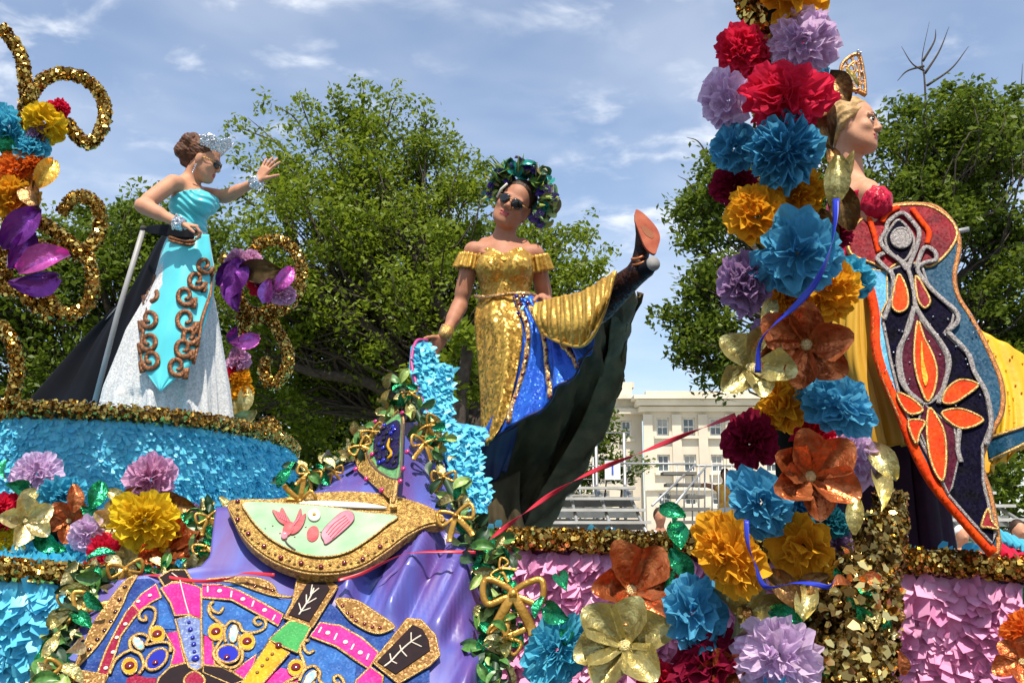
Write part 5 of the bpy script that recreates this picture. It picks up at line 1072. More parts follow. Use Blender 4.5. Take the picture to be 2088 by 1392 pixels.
# raised boot
m_scopper = M("copper leather", (.50, .17, .05), .4, .3, c2=(.3, .08, .02), scale=30)
m_boot = M("black beaded boot", (.006, .005, .009), .45, .1, c2=(.05, .014, .004), scale=24, seq=150, seqk=.35)
bt = Body(P(1200, 680, 4.1) - [0, .4, .05], P(1370, 400, 4.1) + [0.02, .45, .05], .005)
k1, an = P(1222, 622, 4.24), P(1300, 556, 4.09); bt.cap(k1, an, .074, .046, .015); bt.cap(an, P(1316, 548, 4.07), .044, .040, .012); bt.cap(P(1302, 540, 4.09), P(1314, 492, 4.075), .034, .034, .02); bt.cap(P(1314, 492, 4.075), P(1299, 440, 4.08), .034, .013, .02)
o = cloth("boot", bt, m_boot, dn)
SP = Plane((1330, 520, 4.005), (1295, 470, 4.03), (1300, 433, 4.05))
m_sole = M("red leather sole", (.30, .05, .020), .6, spec=.2, c2=(.42, .11, .05), scale=22)
plate("sole", [(800 + x / 3.48, 280 + y / 3.48) for x, y in [(1722, 530), (1748, 530), (1800, 570), (1870, 650), (1897, 720), (1882, 790), (1856, 838), (1800, 800), (1765, 730), (1740, 660), (1718, 600)]], SP, m_sole, o, .0, .014, 44)
plate("worn_patch", [(800 + x / 3.48, 280 + y / 3.48) for x, y in [(1760, 640), (1800, 650), (1850, 700), (1840, 730), (1790, 700)]], SP, M("worn leather", (.36, .13, .06), .7, spec=.2), o, .0145, .001, 24)
for a_, c_, r_ in (((1288, 528), (1312, 522), .006), ((1290, 540), (1318, 532), .006)): V, F = tube(catmull([P(*a_, 4.06), P((a_[0] + c_[0]) / 2, (a_[1] + c_[1]) / 2 + 2, 4.03), P(*c_, 4.03)], 8), r_, 6); add("ankle_strap", V, F, m_scopper, o)
hp0, hp1 = P(1304, 556, 4.09), P(1331, 538, 3.98); V, F = tube(np.array([hp0, hp0 + (hp1 - hp0) * .5, hp1]), [.034, .030, .031], 14); add("heel", V, F, m_black, o); V, F = tube(np.array([hp1, hp1 + nrm(hp1 - hp0) * .008]), .0305, 14); add("heel_tip", V, F, M("grey rubber", (.30, .29, .28), .8), o)

# ---------------------------------------------------------------- woman in turquoise on the upper stage
LY = 5.65
D = lambda px, py, dy=0.0: P(px, py, LY + dy)
ld = thing("person", "woman in turquoise gown and tiara reaching out one arm, facing right", "person", loc=D(345, 880))
lo = np.array([D(262, 700)[0], LY - .55, D(400, 545)[2]]); hi = np.array([D(585, 400)[0], LY + .40, D(400, 250)[2]])
b = Body(lo, hi, .0045)
A = np.stack([nrm([.95, -.28, -.05]), nrm([.28, .95, 0]), np.array([0.05, 0, 1.0])])   # forward, across, up
b.ell(D(388, 416), (.098, .135, .135), A, .03); b.ell(D(386, 470), (.082, .108, .10), A, .04); b.ell(D(382, 520), (.115, .150, .12), A, .05)
b.cap(D(362, 374, -.13), D(398, 388, .13), .042, .040, .04); b.cap(D(374, 372, -.05), D(392, 378, .08), .04, .035, .03)
b.ell(D(414, 414, -.075), (.058, .060, .056), A, .03); b.ell(D(424, 416, .045), (.055, .058, .054), A, .03)
torso = b.copy()
H = Head(D(417, 327, -.03), (.90, .06, -.34), (.36, -.10, .92), 1.04)
b.cap(D(384, 378, -.01), H.p(0, -.03, -.055), .056, .047, .03); build_head(b, H)
limb_arm(b, D(352, 373, -.15), D(290, 419, -.27), D(366, 456, -.30), (.048, .043, .038, .027)); limb_arm(b, D(404, 394, .15), D(458, 402, .10), D(524, 370, -.05), (.044, .038, .034, .025))
hand(b, D(369, 457, -.30), (.92, .12, -.12), (.1, .3, -.9), (.1, -.6, .75), .85, .03, 1.0, .5); hand(b, D(526, 369, -.05), (.50, -.05, .86), (.35, .85, 0), (.95, .1, -.3), .12, .20, 1.02, .0)
skinned("body", b, m_skin, ld, H)
m_turq = M("turquoise satin", (.08, .56, .60), .38, c2=(.06, .48, .54), scale=6, spec=.6, sheen=.2)
bd = torso.copy(); X, Y, Z = bd.grid(); p0, p1 = D(348, 424), D(424, 390); sl_ = (p1[2] - p0[2]) / (p1[0] - p0[0]); bz_ = D(386, 492)[2]
wr_ = .0035 * np.sin((Z * 1.0 + X * .55) * 150 + 2 * np.sin(X * 30))
bd.f = np.maximum(np.maximum(torso.f - .011 + wr_.astype(np.float32), (Z - (p0[2] + sl_ * np.clip(X - p0[0], -1, p1[0] - p0[0]) - .35 * np.clip(X - p1[0], 0, 1))).astype(np.float32)), (bz_ - Z).astype(np.float32)); cloth("bodice", bd, m_turq, ld)
prof = [(478, 386, 38, .125), (520, 382, 49, .16), (580, 374, 54, .20), (630, 366, 72, .23), (680, 355, 89, .26), (790, 343, 115, .30), (892, 338, 128, .33)]
m_lace = M("white lace", (.78, .77, .74), .7, c2=(.46, .46, .46), scale=90, bump=.6, bscale=160, trans=.1)
sheet("lace_skirt", cone_skirt(LY, prof, 240, 60, 9, .095, 3, quiet=.75), m_lace, ld)
pr = np.array(prof, float)
class SkirtFront:
    n = np.array([0, -1.0, 0])
    def at(s, px, py, h=0.0):
        cxp, hw, dp = (np.interp(py, pr[:, 0], pr[:, k]) for k in (1, 2, 3)); t_ = np.clip((px - cxp) / (hw * 1.20), -.99, .99); return P(px, py, LY - dp * math.sqrt(1 - t_ * t_) * 1.16 - h)
SF = SkirtFront()
lft = catmull(np.array([(347, 478), (334, 500), (320, 560), (306, 620), (296, 680), (286, 735), (300, 762), (326, 797)]), 40); rgt = catmull(np.array([(426, 478), (430, 510), (438, 560), (432, 610), (415, 670), (402, 720), (385, 748), (328, 797)]), 40)
g = np.array([[SF.at(*(lft[i] + (rgt[i] - lft[i]) * j / 39), .030 + .004 * math.sin(j * .5 + i * .1)) for j in range(40)] for i in range(40)]); sheet("turquoise_panel", g, m_turq, ld)
m_scroll = M("copper brocade scrolls", (.27, .105, .03), .45, .35, c2=(.11, .035, .012), scale=80, seq=160, seqk=.3, bump=.4, bscale=200)
def spiral(cx, cy, r, flip, turns=1.45, a0=0.0): return [(cx + flip * r * (1 - .72 * q) * math.cos(a0 + 2 * math.pi * turns * q), cy + r * 1.1 * (1 - .72 * q) * math.sin(a0 + 2 * math.pi * turns * q)) for q in np.linspace(0, 1, 14)]
for (x, y, r, f_, a0) in [(417, 540, 15, 1, 1.5), (400, 570, 17, 1, 0), (378, 602, 18, 1, .6), (379, 650, 21, 1, .2), (386, 684, 15, 1, 1.2), (374, 708, 18, 1, .4), (361, 746, 18, 1, .5), (309, 599, 14, -1, .8), (304, 649, 17, -1, .6), (303, 695, 17, -1, .4), (307, 732, 18, -1, .5)]:
    cord("scroll_trim", [(x + f_ * (r * .9), y + r * 1.5)] + spiral(x, y, r * 1.12, f_, 1.25, .25), SF, m_scroll, ld, np.linspace(.0175, .011, 44), .044, 44, flat=.36)
cord("scroll_stem", [(432, 560), (428, 600), (412, 650), (404, 700), (394, 742)], SF, m_scroll, ld, .011, .044, 30, flat=.3); cord("scroll_stem", [(316, 560), (305, 610), (294, 660), (287, 715), (291, 745)], SF, m_scroll, ld, .010, .044, 30, flat=.3)
for k, (a, c) in enumerate(((345, 352), (420, 424))): V, F = tube(catmull(np.array([D(345, 484, -.16), D(386, 492, -.20), D(426, 484, -.10)]), 20), .010, 8) if k == 0 else tube(catmull(np.array([D(345, 490, -.165), D(386, 499, -.205), D(428, 490, -.10)]), 20), .008, 8); add("waist_trim", V, F, m_scroll, ld)
# hair with low bun, glasses, jewels
hb = Body(H.c - .22, H.c + .2, .005); hb.ell(H.p(0, -.028, .040), np.array((.080, .094, .088)) * H.s, H.A, 0)
for (x, y, z, r) in ((0, -.115, .045, .060), (.02, -.13, .005, .050), (-.02, -.11, .09, .045), (.03, -.12, .075, .04), (0, -.09, -.035, .045)): hb.ell(H.p(x, y, z), (r, r, r), None, .015)
X, Y, Z = hb.grid(); L = [(X - H.c[0]) * H.A[i][0] + (Y - H.c[1]) * H.A[i][1] + (Z - H.c[2]) * H.A[i][2] for i in range(3)]
hb.f = hb.f + (.004 * np.sin(L[0] * 160 + 5 * np.sin(L[2] * 60)) * np.sin(L[2] * 130 + L[1] * 90)).astype(np.float32)
hb.f = np.maximum(hb.f, (L[1] - (.025 + .050 * np.clip((L[2] - .045) / .05, -1.3, 1)) * H.s).astype(np.float32)); cloth("hair", hb, m_hair_auburn, ld)
specs(H, ld)
for s in (-1, 1):
    for k in range(5): bead("earring", H.p(s * .084, -.005, -.05 - .012 * k), .006, m_silver, ld)
for (a, c, r, nm) in ((D(356, 452, -.30), D(374, 459, -.30), .040, 1), (D(514, 375, -.03), D(530, 366, -.055), .036, 2)):
    V, F = tube(np.array([a, (a + c) / 2, c]), [r * .95, r, r * .92], 16); o = add("bracelet", V, F, m_silver, ld)
    for k in range(16): dv = nrm(rng.normal(size=3)); bead("crystal", (a + c) / 2 + nrm(dv - nrm(c - a) * np.dot(dv, nrm(c - a))) * r + (c - a) * (rng.random() - .5), .009, m_silver, o)
ti = thing("tiara", "tall silver rhinestone tiara on the woman in turquoise", "tiara", loc=H.p(0, .03, .08))
g = np.zeros((8, 61, 3)); th = np.linspace(R(-105), R(105), 61)
for i in range(8):
    q = i / 7
    for j in range(61):
        pk_ = .62 + .38 * abs(math.sin(th[j] * 3.4)) ** .7; hh = (.062 + .034 * math.cos(th[j] * .8)) * pk_; g[i, j] = H.p((.078 + .018 * q) * math.sin(th[j]), -.010 + (.088 + .034 * q) * math.cos(th[j]), .064 + hh * q)
o = sheet("crown_band", g, m_silver, ti, .004)
for k in range(150): i, j = rng.integers(8), rng.integers(61); bead("rhinestone", g[i, j] + rng.normal(size=3) * .002, .0045 + .003 * rng.random(), m_silver, ti)
# black train on its pole
tn = thing("black_train", "plain black train sloping down behind the woman in turquoise", "train", loc=D(180, 850))
g = surf([[(352, 470, 5.60), (340, 474, 5.75), (318, 500, 5.9), (300, 560, 5.95)], [(330, 560, 5.65), (300, 570, 5.85), (270, 590, 6.0), (245, 620, 6.1)], [(300, 700, 5.75), (255, 700, 5.9), (205, 700, 6.1), (160, 712, 6.25)], [(262, 882, 5.85), (190, 880, 6.0), (120, 878, 6.1), (20, 868, 6.3)]], 40, 40)
sheet("train_cloth", fold(g, .03, 2.2, .3, (.1, 1.0)), m_black, tn); q = catmull(np.array([P(300, 560, 5.94), P(245, 620, 6.09), P(160, 712, 6.24), P(20, 868, 6.29)]), 20); V, F = tube(q, .006, 6); add("edge_braid", V, F, m_silvertrim, tn)
g = surf([[(296, 462, 5.75), (330, 458, 5.58), (375, 462, 5.45), (402, 470, 5.50)], [(300, 474, 5.75), (330, 480, 5.56), (375, 486, 5.44), (404, 486, 5.50)]], 30, 8); sheet("train_harness", g, m_black, tn, .01)
po = thing("support_pole", "leaning grey metal pole behind the woman in turquoise", "pole", loc=P(181, 850, 5.70)); V, F = tube(np.array([P(292, 468, 5.58), P(240, 640, 5.62), P(178, 878, 5.70)]), .0155, 10); add("shaft", V, F, M("grey paint", (.34, .33, .32), .5), po); bead("cap", P(292, 466, 5.58), .02, m_dark, po)

# ---------------------------------------------------------------- woman with the comb, behind the column
QY = 3.90
D = lambda px, py, dy=0.0: P(px, py, QY + dy)
qn = thing("person", "blond woman with high gold comb looking right behind the flower column", "person", loc=D(1800, 1120))
lo = np.array([D(1640, 500)[0], QY - .45, D(1800, 640)[2]]); hi = np.array([D(1850, 400)[0], QY + .35, D(1760, 170)[2]])
b = Body(lo, hi, .0045)
A = np.stack([nrm([.9, -.4, 0]), nrm([.4, .9, 0]), np.array([0, 0, 1.0])])
b.ell(D(1740, 450), (.10, .145, .15), A, .03); b.ell(D(1742, 540), (.085, .115, .14), A, .04); b.cap(D(1768, 392, -.12), D(1716, 382, .14), .045, .045, .04); b.ell(D(1790, 455, -.06), (.06, .06, .06), A, .03)
torso = b.copy()
H = Head(D(1743, 258, -.02), (.80, -.58, -.04), (.08, .02, 1.0), 1.02)
b.cap(D(1738, 382, .0), H.p(0, -.03, -.055), .054, .047, .03); b.cap(D(1745, 375, -.04), D(1772, 388, -.10), .03, .03, .04); build_head(b, H); limb_arm(b, D(1772, 398, -.14), D(1776, 520, -.10), D(1800, 600, -.12))
hand(b, D(1801, 604, -.12), (.3, .0, -.8), (.2, .8, 0), (.9, -.3, 0), .5, .05)
skinned("body", b, m_skin_fair, qn, H)
for s in (-1, 1):
    o = bead("eye", H.p(s * .031, .0735, .001), .0118 * H.s, m_gemwhite, qn); bead("iris", H.p(s * .031 + .002, .0800, .0015), .0080 * H.s, M("iris brown", (.03, .015, .01), .15) if s < 0 else bpy.data.materials["iris brown"], o); V, F = tube(catmull([H.p(s * .046, .068, .004), H.p(s * .031, .0835, .0105), H.p(s * .017, .082, .004)], 10), .0018, 6); add("eyelashes", V, F, m_black, qn); V, F = tube(catmull([H.p(s * .052, .066, .022), H.p(s * .034, .0835, .0285), H.p(s * .014, .0845, .023)], 10), .0017, 6); add("eyebrow", V, F, m_hair_brown, qn)
hb = Body(H.c - .22, H.c + .2, .005); hb.ell(H.p(0, -.030, .042), np.array((.081, .094, .088)) * H.s, H.A, 0); hb.ell(H.p(0, -.11, .02), (.055, .055, .055), None, .03); hb.ell(H.p(0, -.06, -.03), (.06, .05, .05), None, .03)
for s in (-1, 1): hb.ell(H.p(s * .068, -.012, .012), (.030, .046, .056), H.A, .015)
X, Y, Z = hb.grid(); L = [(X - H.c[0]) * H.A[i][0] + (Y - H.c[1]) * H.A[i][1] + (Z - H.c[2]) * H.A[i][2] for i in range(3)]
hb.f = hb.f + (.003 * np.sin(L[2] * 150 - L[1] * 120 + 2 * np.sin(L[1] * 40))).astype(np.float32); hb.f = np.maximum(hb.f, (L[1] - (.022 + .052 * np.clip((L[2] - .015) / .06, -.55, 1)) * H.s).astype(np.float32)); cloth("hair", hb, m_hair_blond, qn)
m_crims = M("crimson beaded satin", (.52, .012, .045), .35, c2=(.36, .01, .03), scale=20, seq=130, seqk=.3)
bd = torso.copy(); X, Y, Z = bd.grid(); bd.f = np.maximum(torso.f - .010, (Z - D(1740, 412)[2]).astype(np.float32)); cloth("bodice", bd, m_crims, qn)
sb = Body(D(1785, 415, -.14) - .13, D(1785, 415, -.14) + .13, .005); sb.ell(D(1786, 415, -.15), (.064, .064, .072), None, 0); X, Y, Z = sb.grid(); sb.f = sb.f + (.004 * np.sin(X * 130) * np.sin(Z * 90 + Y * 60)).astype(np.float32); cloth("puff_sleeve", sb, m_crims, qn)
sheet("skirt", cone_skirt(3.98, [(540, 1744, 60, .12), (700, 1770, 80, .2), (900, 1800, 95, .26), (1130, 1815, 110, .3)], 80, 30, 9, .05, 5), M("plum brocade", (.028, .006, .018), .75, c2=(.015, .004, .010), scale=20, spec=.15), qn)
co = thing("mantilla_comb", "tall gold filigree comb crown on the blond woman", "comb", loc=H.p(0, 0, .1)); CPn = Upright(QY - .02); z7 = lambda L: [(1640 + x / 3.568, 90 + y / 3.568) for x, y in L]
m_comb = M("copper gold filigree", (.62, .32, .12), .3, .75, c2=(.40, .16, .05), scale=60, bump=.4, bscale=200)
cord("comb_arch", z7([(300, 340), (268, 250), (270, 160), (315, 105), (370, 75), (405, 90), (425, 180), (440, 270), (445, 370)]), CPn, m_comb, co, .0075, 0, 40); cord("comb_arch", z7([(330, 350), (310, 250), (320, 170), (370, 130), (395, 180), (405, 270), (410, 360)]), CPn, m_comb, co, .0055, 0, 30); cord("comb_base", z7([(285, 345), (370, 335), (450, 372)]), CPn, m_comb, co, .011, 0, 14)
for k, (x, y) in enumerate([(300, 315), (340, 310), (385, 300), (425, 310), (315, 250), (350, 240), (392, 225), (420, 240), (300, 190), (345, 180), (378, 165), (410, 170), (330, 130), (375, 110)]): cord("filigree_ring", z7(ell(x, y, 22, 28)), CPn, m_comb, co, .004, 0, 20, True)
for x, y in [(385, 55), (405, 70), (372, 362), (335, 330), (300, 300), (420, 300), (415, 210), (385, 340)]: bead("rhinestone", CPn.at(*z7([(x, y)])[0], .008), .006, m_gemred if y > 320 else m_silver, co)

# ================================================================== THE STRIPED TRAIN AT RIGHT
TP = Plane((1850, 430, 3.74), (1780, 700, 3.60), (2020, 1120, 3.30))
tr_ = thing("embroidered_train", "stiff jewelled train of black, teal and orange beadwork standing at right", "train", loc=TP.at(2020, 1130))
z2 = lambda L: [(1380 + x / 2.949, 440 + y / 2.949) for x, y in L]; z4 = lambda L: [(1380 + x / 2.829, 900 + y / 2.829) for x, y in L]
outl = z2([(1035, 120), (1040, 230), (1115, 320), (1150, 420), (1185, 560), (1190, 780), (1230, 950), (1310, 1150), (1390, 1330)]) + z4([(1400, 120), (1480, 250), (1640, 440), (1815, 645), (1850, 600), (1835, 480), (1800, 300), (1750, 120)]) + z2([(1890, 1310), (1950, 1180), (1945, 1010), (1860, 800), (1760, 610), (1690, 500), (1665, 370), (1695, 190), (1660, 60), (1560, -40), (1440, -60), (1300, -50), (1160, 0), (1080, 60)])
m_tteal = M("teal beadwork", (.010, .070, .125), .55, .0, c2=(.008, .05, .095), scale=12, seq=150, seqk=.2); m_tsky = M("sky beadwork", (.12, .42, .58), .5, .0, c2=(.07, .27, .45), scale=16, seq=150, seqk=.2); m_tred = M("ruby beadwork", (.30, .006, .014), .6, .0, c2=(.09, .003, .008), scale=10, seq=140, seqk=.22); m_tblack = M("jet beadwork", (.004, .0035, .006), .6, .0, c2=(.006, .005, .018), scale=24, seq=140, seqk=.25, spec=.02); m_torange = M("orange beadwork", (.74, .070, .005), .6, .0, spec=.08, c2=(.56, .03, .004), scale=18, seq=150, seqk=.2); m_tplum = M("plum beadwork", (.085, .005, .020), .6, .0, spec=.08, c2=(.045, .004, .014), scale=16, seq=150, seqk=.2)
plate("teal_ground", outl, TP, m_tteal, tr_, 0, .014, 120, .010, M("amber braid", (.50, .22, .06), .4, .5, c2=(.30, .10, .03), scale=60, bump=.6, bscale=200))
plate("red_head", z2([(1040, 130), (1045, 240), (1200, 310), (1260, 340), (1330, 300), (1440, 300), (1520, 320), (1620, 240), (1680, 130), (1640, 40), (1540, -30), (1440, -50), (1300, -40), (1160, 5), (1085, 60)]), TP, m_tred, tr_, .014, .004, 60, .006, m_goldtrim)
plate("sky_strip", z2([(1120, 330), (1260, 350), (1265, 520), (1225, 600), (1290, 860), (1330, 1080), (1300, 1100), (1240, 940), (1200, 780), (1195, 560), (1160, 420)]), TP, m_tsky, tr_, .014, .004, 0, .004, m_goldtrim)
body = z2([(1290, 340), (1400, 300), (1470, 330), (1500, 420), (1660, 600), (1650, 660), (1600, 720), (1740, 850), (1790, 960), (1850, 1100), (1880, 1270), (1830, 1400)]) + z4([(1760, 250), (1830, 540), (1810, 600), (1690, 470), (1560, 320), (1450, 100)]) + z2([(1400, 1260), (1330, 1080), (1280, 880), (1235, 640), (1290, 560)])
plate("jet_body", body, TP, m_tblack, tr_, .018, .005, 0, .006, m_silvertrim)
plate("plum_heart", z2([(1420, 580), (1470, 660), (1580, 800), (1620, 920), (1580, 1080), (1480, 1150), (1380, 1060), (1340, 900), (1360, 760)]), TP, m_tplum, tr_, .023, .004, 50, .007, m_silvertrim)
plate("plum_tail", z2([(1480, 1150), (1540, 1200), (1660, 1290), (1680, 1420)]) + z4([(1620, 100), (1580, 280), (1560, 320), (1440, 60)]) + z2([(1440, 1280), (1460, 1200)]), TP, m_tplum, tr_, .023, .004, 0, .004, m_silvertrim)
def petal_pl(pts, mat=m_torange, h=.028, r=.005): plate("orange_petal" if mat == m_torange else "ruby_petal", z2(pts), TP, mat, tr_, h, .006, 36, r, m_goldtrim)
petal_pl([(1440, 660), (1480, 760), (1530, 860), (1555, 960), (1540, 1070), (1500, 1140), (1460, 1060), (1430, 960), (1420, 840)])
petal_pl([(1330, 380), (1375, 470), (1380, 570), (1330, 605), (1290, 570), (1300, 470)]); petal_pl([(1430, 390), (1490, 480), (1515, 545), (1480, 580), (1440, 520)], m_tred)
petal_pl([(1590, 1140), (1620, 1060), (1700, 1010), (1800, 1040), (1720, 1110), (1650, 1150)], m_torange); petal_pl([(1585, 1210), (1700, 1185), (1830, 1250), (1700, 1300)], m_torange); petal_pl([(1320, 1090), (1400, 1120), (1470, 1190), (1400, 1215), (1350, 1170)]); petal_pl([(1385, 1260), (1480, 1260), (1450, 1330), (1430, 1390)])
petal_pl([(1510, 1180), (1560, 1240), (1600, 1330), (1610, 1480), (1590, 1610), (1545, 1560), (1510, 1450), (1495, 1300)]); petal_pl([(1860, 1780), (1880, 1850), (1920, 1900), (1860, 1890), (1820, 1880)], m_tred)
plate("gold_core", z2([(1465, 780), (1475, 900), (1500, 1000), (1485, 1050), (1465, 980), (1458, 860)]), TP, m_eyell, tr_, .035, .004, 24)
for c_ in ([(1410, 60), (1350, 10), (1270, 60), (1250, 120), (1220, 180), (1260, 240), (1340, 300), (1380, 350), (1400, 300), (1440, 200), (1450, 120), (1410, 60)], [(1240, 250), (1200, 280), (1240, 330), (1290, 380), (1300, 480), (1270, 560), (1240, 650)], [(1310, 270), (1380, 340), (1420, 480), (1430, 570), (1500, 680), (1590, 800), (1630, 900), (1600, 1040), (1565, 1150)], [(1430, 340), (1480, 220), (1540, 240), (1550, 290), (1480, 310), (1440, 350), (1500, 440), (1580, 520), (1670, 600), (1680, 660), (1620, 720)], [(1420, 570), (1390, 700), (1330, 830), (1330, 960), (1370, 1060), (1470, 1150)], [(1620, 720), (1740, 850), (1780, 960), (1850, 1090), (1880, 1260), (1850, 1400)], [(1690, 1300), (1680, 1420), (1700, 1500)]):
    cord("silver_scroll", z2(c_), TP, m_silvertrim, tr_, .0095, .030, 50, flat=.6)
plate("jet_eye", z2([(1330, 50), (1400, 120), (1420, 190), (1380, 280), (1340, 290), (1270, 230), (1250, 160), (1280, 100)]), TP, m_tblack, tr_, .022, .006, 40, .006, m_silvertrim); plate("silver_disc", z2(ell(1342, 165, 58, 58)), TP, m_silvertrim, tr_, .030, .008, 0, .006, m_silvertrim)
for c_ in ([(1230, 60), (1260, 10), (1330, -30)], [(1410, -20), (1470, 60), (1510, 120), (1500, 190)], [(1150, 30), (1180, 120), (1210, 240)]): cord("orange_braid", z2(c_), TP, m_torange, tr_, .011, .024, 20, flat=.6)
cord("orange_edge", z2([(1160, 430), (1195, 600), (1200, 790), (1245, 960), (1330, 1160), (1400, 1340)]) + z4([(1410, 130), (1490, 260), (1650, 450), (1825, 650)]), TP, m_torange, tr_, .020, .004, 60)
rr = np.random.default_rng(8)
for k in range(60): x, y = rr.uniform(1240, 1840), rr.uniform(580, 1300); bead("crystal", TP.at(*z2([(x, y)])[0], .030), .0035, m_silver, tr_)
V, F = tube(np.array([TP.at(1930, 468, -.03), TP.at(1978, 458, -.03)]), .010, 8); add("support_rod", V, F, m_steel, tr_)
# yellow lining billowing behind it
yl = thing("yellow_lining", "yellow dotted lining billowing out behind the jewelled train", "lining", loc=P(2040, 1000, 3.8)); m_yel = M("yellow satin", (.86, .50, .012), .5, c2=(.78, .36, .010), scale=4, bump=.25, bscale=30, trans=.15); m_amb = M("amber lining", (.72, .42, .03), .5, c2=(.60, .30, .02), scale=4, trans=.15)
g = surf([[(1950, 610, 3.85), (1975, 645, 3.82), (2030, 690, 3.8), (2110, 735, 3.82)], [(1990, 740, 3.80), (2030, 760, 3.75), (2070, 790, 3.74), (2130, 820, 3.78)], [(2010, 860, 3.78), (2040, 870, 3.7), (2080, 885, 3.68), (2140, 890, 3.74)], [(1990, 970, 3.76), (2020, 960, 3.66), (2060, 930, 3.64), (2110, 880, 3.72)]], 40, 40)
gy = fold(g, .02, 3, .4, (.4, 1.0)); sheet("yellow_cloth", gy, m_yel, yl)
for q in on_grid(gy, [(.3 + .6 * rr.random(), .05 + .7 * rr.random()) for _ in range(40)], .006): bead("stud", q, .004, m_yel, yl)
g = surf([[(2010, 895, 3.66), (2060, 878, 3.62), (2120, 858, 3.66)], [(2016, 940, 3.65), (2064, 916, 3.60), (2120, 888, 3.65)]], 20, 8); sheet("teal_band", g, m_tteal, yl); 
for r_ in (g[0], g[-1]): V, F = tube(r_ + [0, -.006, 0], .006, 6); add("band_braid", V, F, m_goldtrim, yl)
g = surf([[(1720, 540, 3.78), (1752, 545, 3.70), (1790, 560, 3.76)], [(1700, 700, 3.78), (1755, 710, 3.66), (1815, 720, 3.72)], [(1715, 800, 3.78), (1775, 800, 3.64), (1840, 810, 3.68)], [(1740, 905, 3.78), (1800, 910, 3.62), (1862, 905, 3.64)]], 40, 40); sheet("amber_fold", fold(g, .02, 3, .4, (.5, 1.0)), m_amb, yl)
# red and turquoise ruffle by its foot
rfz = thing("hem_ruffle", "red and turquoise ruffled hem lying on the deck at the far right", "ruffle", loc=P(2060, 1120, 3.5)); g = surf([[(1985, 1080, 3.5), (2040, 1105, 3.45), (2110, 1135, 3.4)], [(2010, 1118, 3.42), (2060, 1135, 3.38), (2120, 1160, 3.35)]], 40, 10); sheet("red_ruffle", fold(g, .012, 8), T['crimson'], rfz); g2 = g + np.array([.06, .02, .02]); sheet("turquoise_ruffle", fold(g2, .012, 8, 1), T['cyan'], rfz)

# ================================================================== GOLD SCROLLS
def scroll(name, label, Y, curves, rad, dens, flowers):
    a = curves[0][0]; t = thing(name, label, "scroll", "gold tinsel scrolls on the float", loc=P(curves[0][-1][0], curves[0][-1][1], Y))
    for i, c in enumerate(curves):
        q = catmull(np.array([P(x, y, Y + .03 * math.sin(i * 2 + k)) for k, (x, y) in enumerate(c)]), max(16, len(c) * 6)); L = np.linalg.norm(np.diff(q, axis=0), axis=1).sum(); tinsel(q, rad, .018, int(L * dens), 200 + i + int(Y * 10), m_gold, t, "tinsel_scroll")
    return t
sc1 = scroll("gold_scroll", "large gold tinsel scroll with hanging flowers at the left edge", 4.15, [
    [(0, 55), (22, 80), (45, 120), (52, 170), (60, 200), (85, 165), (130, 150), (178, 165), (208, 200), (214, 240), (200, 275), (182, 292), (155, 275), (135, 248)], [(52, 170), (50, 230), (30, 290), (15, 350), (20, 430), (10, 520), (15, 600)],
    [(125, 435), (150, 405), (185, 405), (205, 440), (195, 490), (150, 520), (90, 500), (40, 520), (-20, 570)], [(90, 600), (130, 640), (175, 625), (190, 580), (175, 520), (140, 500)], [(-10, 480), (60, 500), (110, 510)], [(0, 660), (25, 700), (35, 760), (20, 820), (-10, 850)], [(-30, 600), (30, 590), (70, 620), (110, 650)], [(60, 440), (110, 470), (150, 500)]], .027, 5200, None)
for (x, y, r, c) in [(92, 250, 44, 'yellow'), (118, 222, 22, 'crimson'), (18, 258, 46, 'cyan'), (65, 302, 36, 'cyan'), (76, 280, 24, 'dusk'), (35, 345, 40, 'orange'), (30, 405, 44, 'amber'), (70, 340, 26, 'orange')]: tflower(x, y, 4.05, r, c, sc1)
for (x, y, l, a, c) in [(85, 360, 80, 65, 'gold'), (75, 400, 80, -60, 'brown'), (45, 470, 110, 55, 'violet'), (35, 510, 90, 70, 'violet'), (95, 545, 110, 20, 'magenta'), (60, 565, 100, 25, 'violet'), (20, 300, 60, 100, 'green'), (50, 425, 60, 40, 'orange')]: fleaf(x, y, 4.05, l, a, c, sc1, wide=.9)
sc2 = scroll("gold_scroll", "smaller gold tinsel scroll with magenta flowers right of the woman in turquoise", 6.1, [
    [(515, 520), (530, 495), (560, 490), (590, 500), (612, 535), (612, 580), (590, 620), (545, 645), (505, 650), (485, 640)], [(545, 640), (575, 690), (588, 730), (575, 770), (550, 782), (538, 755), (545, 730)], [(450, 525), (475, 540), (500, 560), (530, 590), (560, 600)], [(470, 560), (490, 610), (500, 660), (490, 720)], [(520, 880), (545, 860), (560, 870), (570, 900)], [(480, 620), (520, 640), (560, 630)]], .037, 4200, None)
for (x, y, r, c) in [(480, 533, 22, 'pink'), (512, 530, 20, 'pink'), (545, 570, 26, 'pink'), (575, 600, 24, 'pink'), (525, 580, 22, 'crimson'), (487, 735, 24, 'pink'), (490, 772, 22, 'amber'), (478, 762, 18, 'crimson'), (495, 800, 24, 'amber')]: tflower(x, y, 5.95, r, c, sc2)
for (x, y, l, a, c) in [(475, 575, 90, 75, 'violet'), (485, 600, 80, 100, 'violet'), (460, 560, 60, 60, 'violet'), (550, 590, 60, 70, 'magenta'), (575, 570, 60, 60, 'magenta'), (495, 690, 60, 20, 'magenta'), (485, 680, 50, 60, 'violet'), (490, 820, 60, 80, 'olive'), (497, 845, 60, 30, 'olive'), (480, 840, 50, 100, 'olive'), (535, 545, 90, 0, 'brown')]: fleaf(x, y, 5.93, l, a, c, sc2, wide=.9)

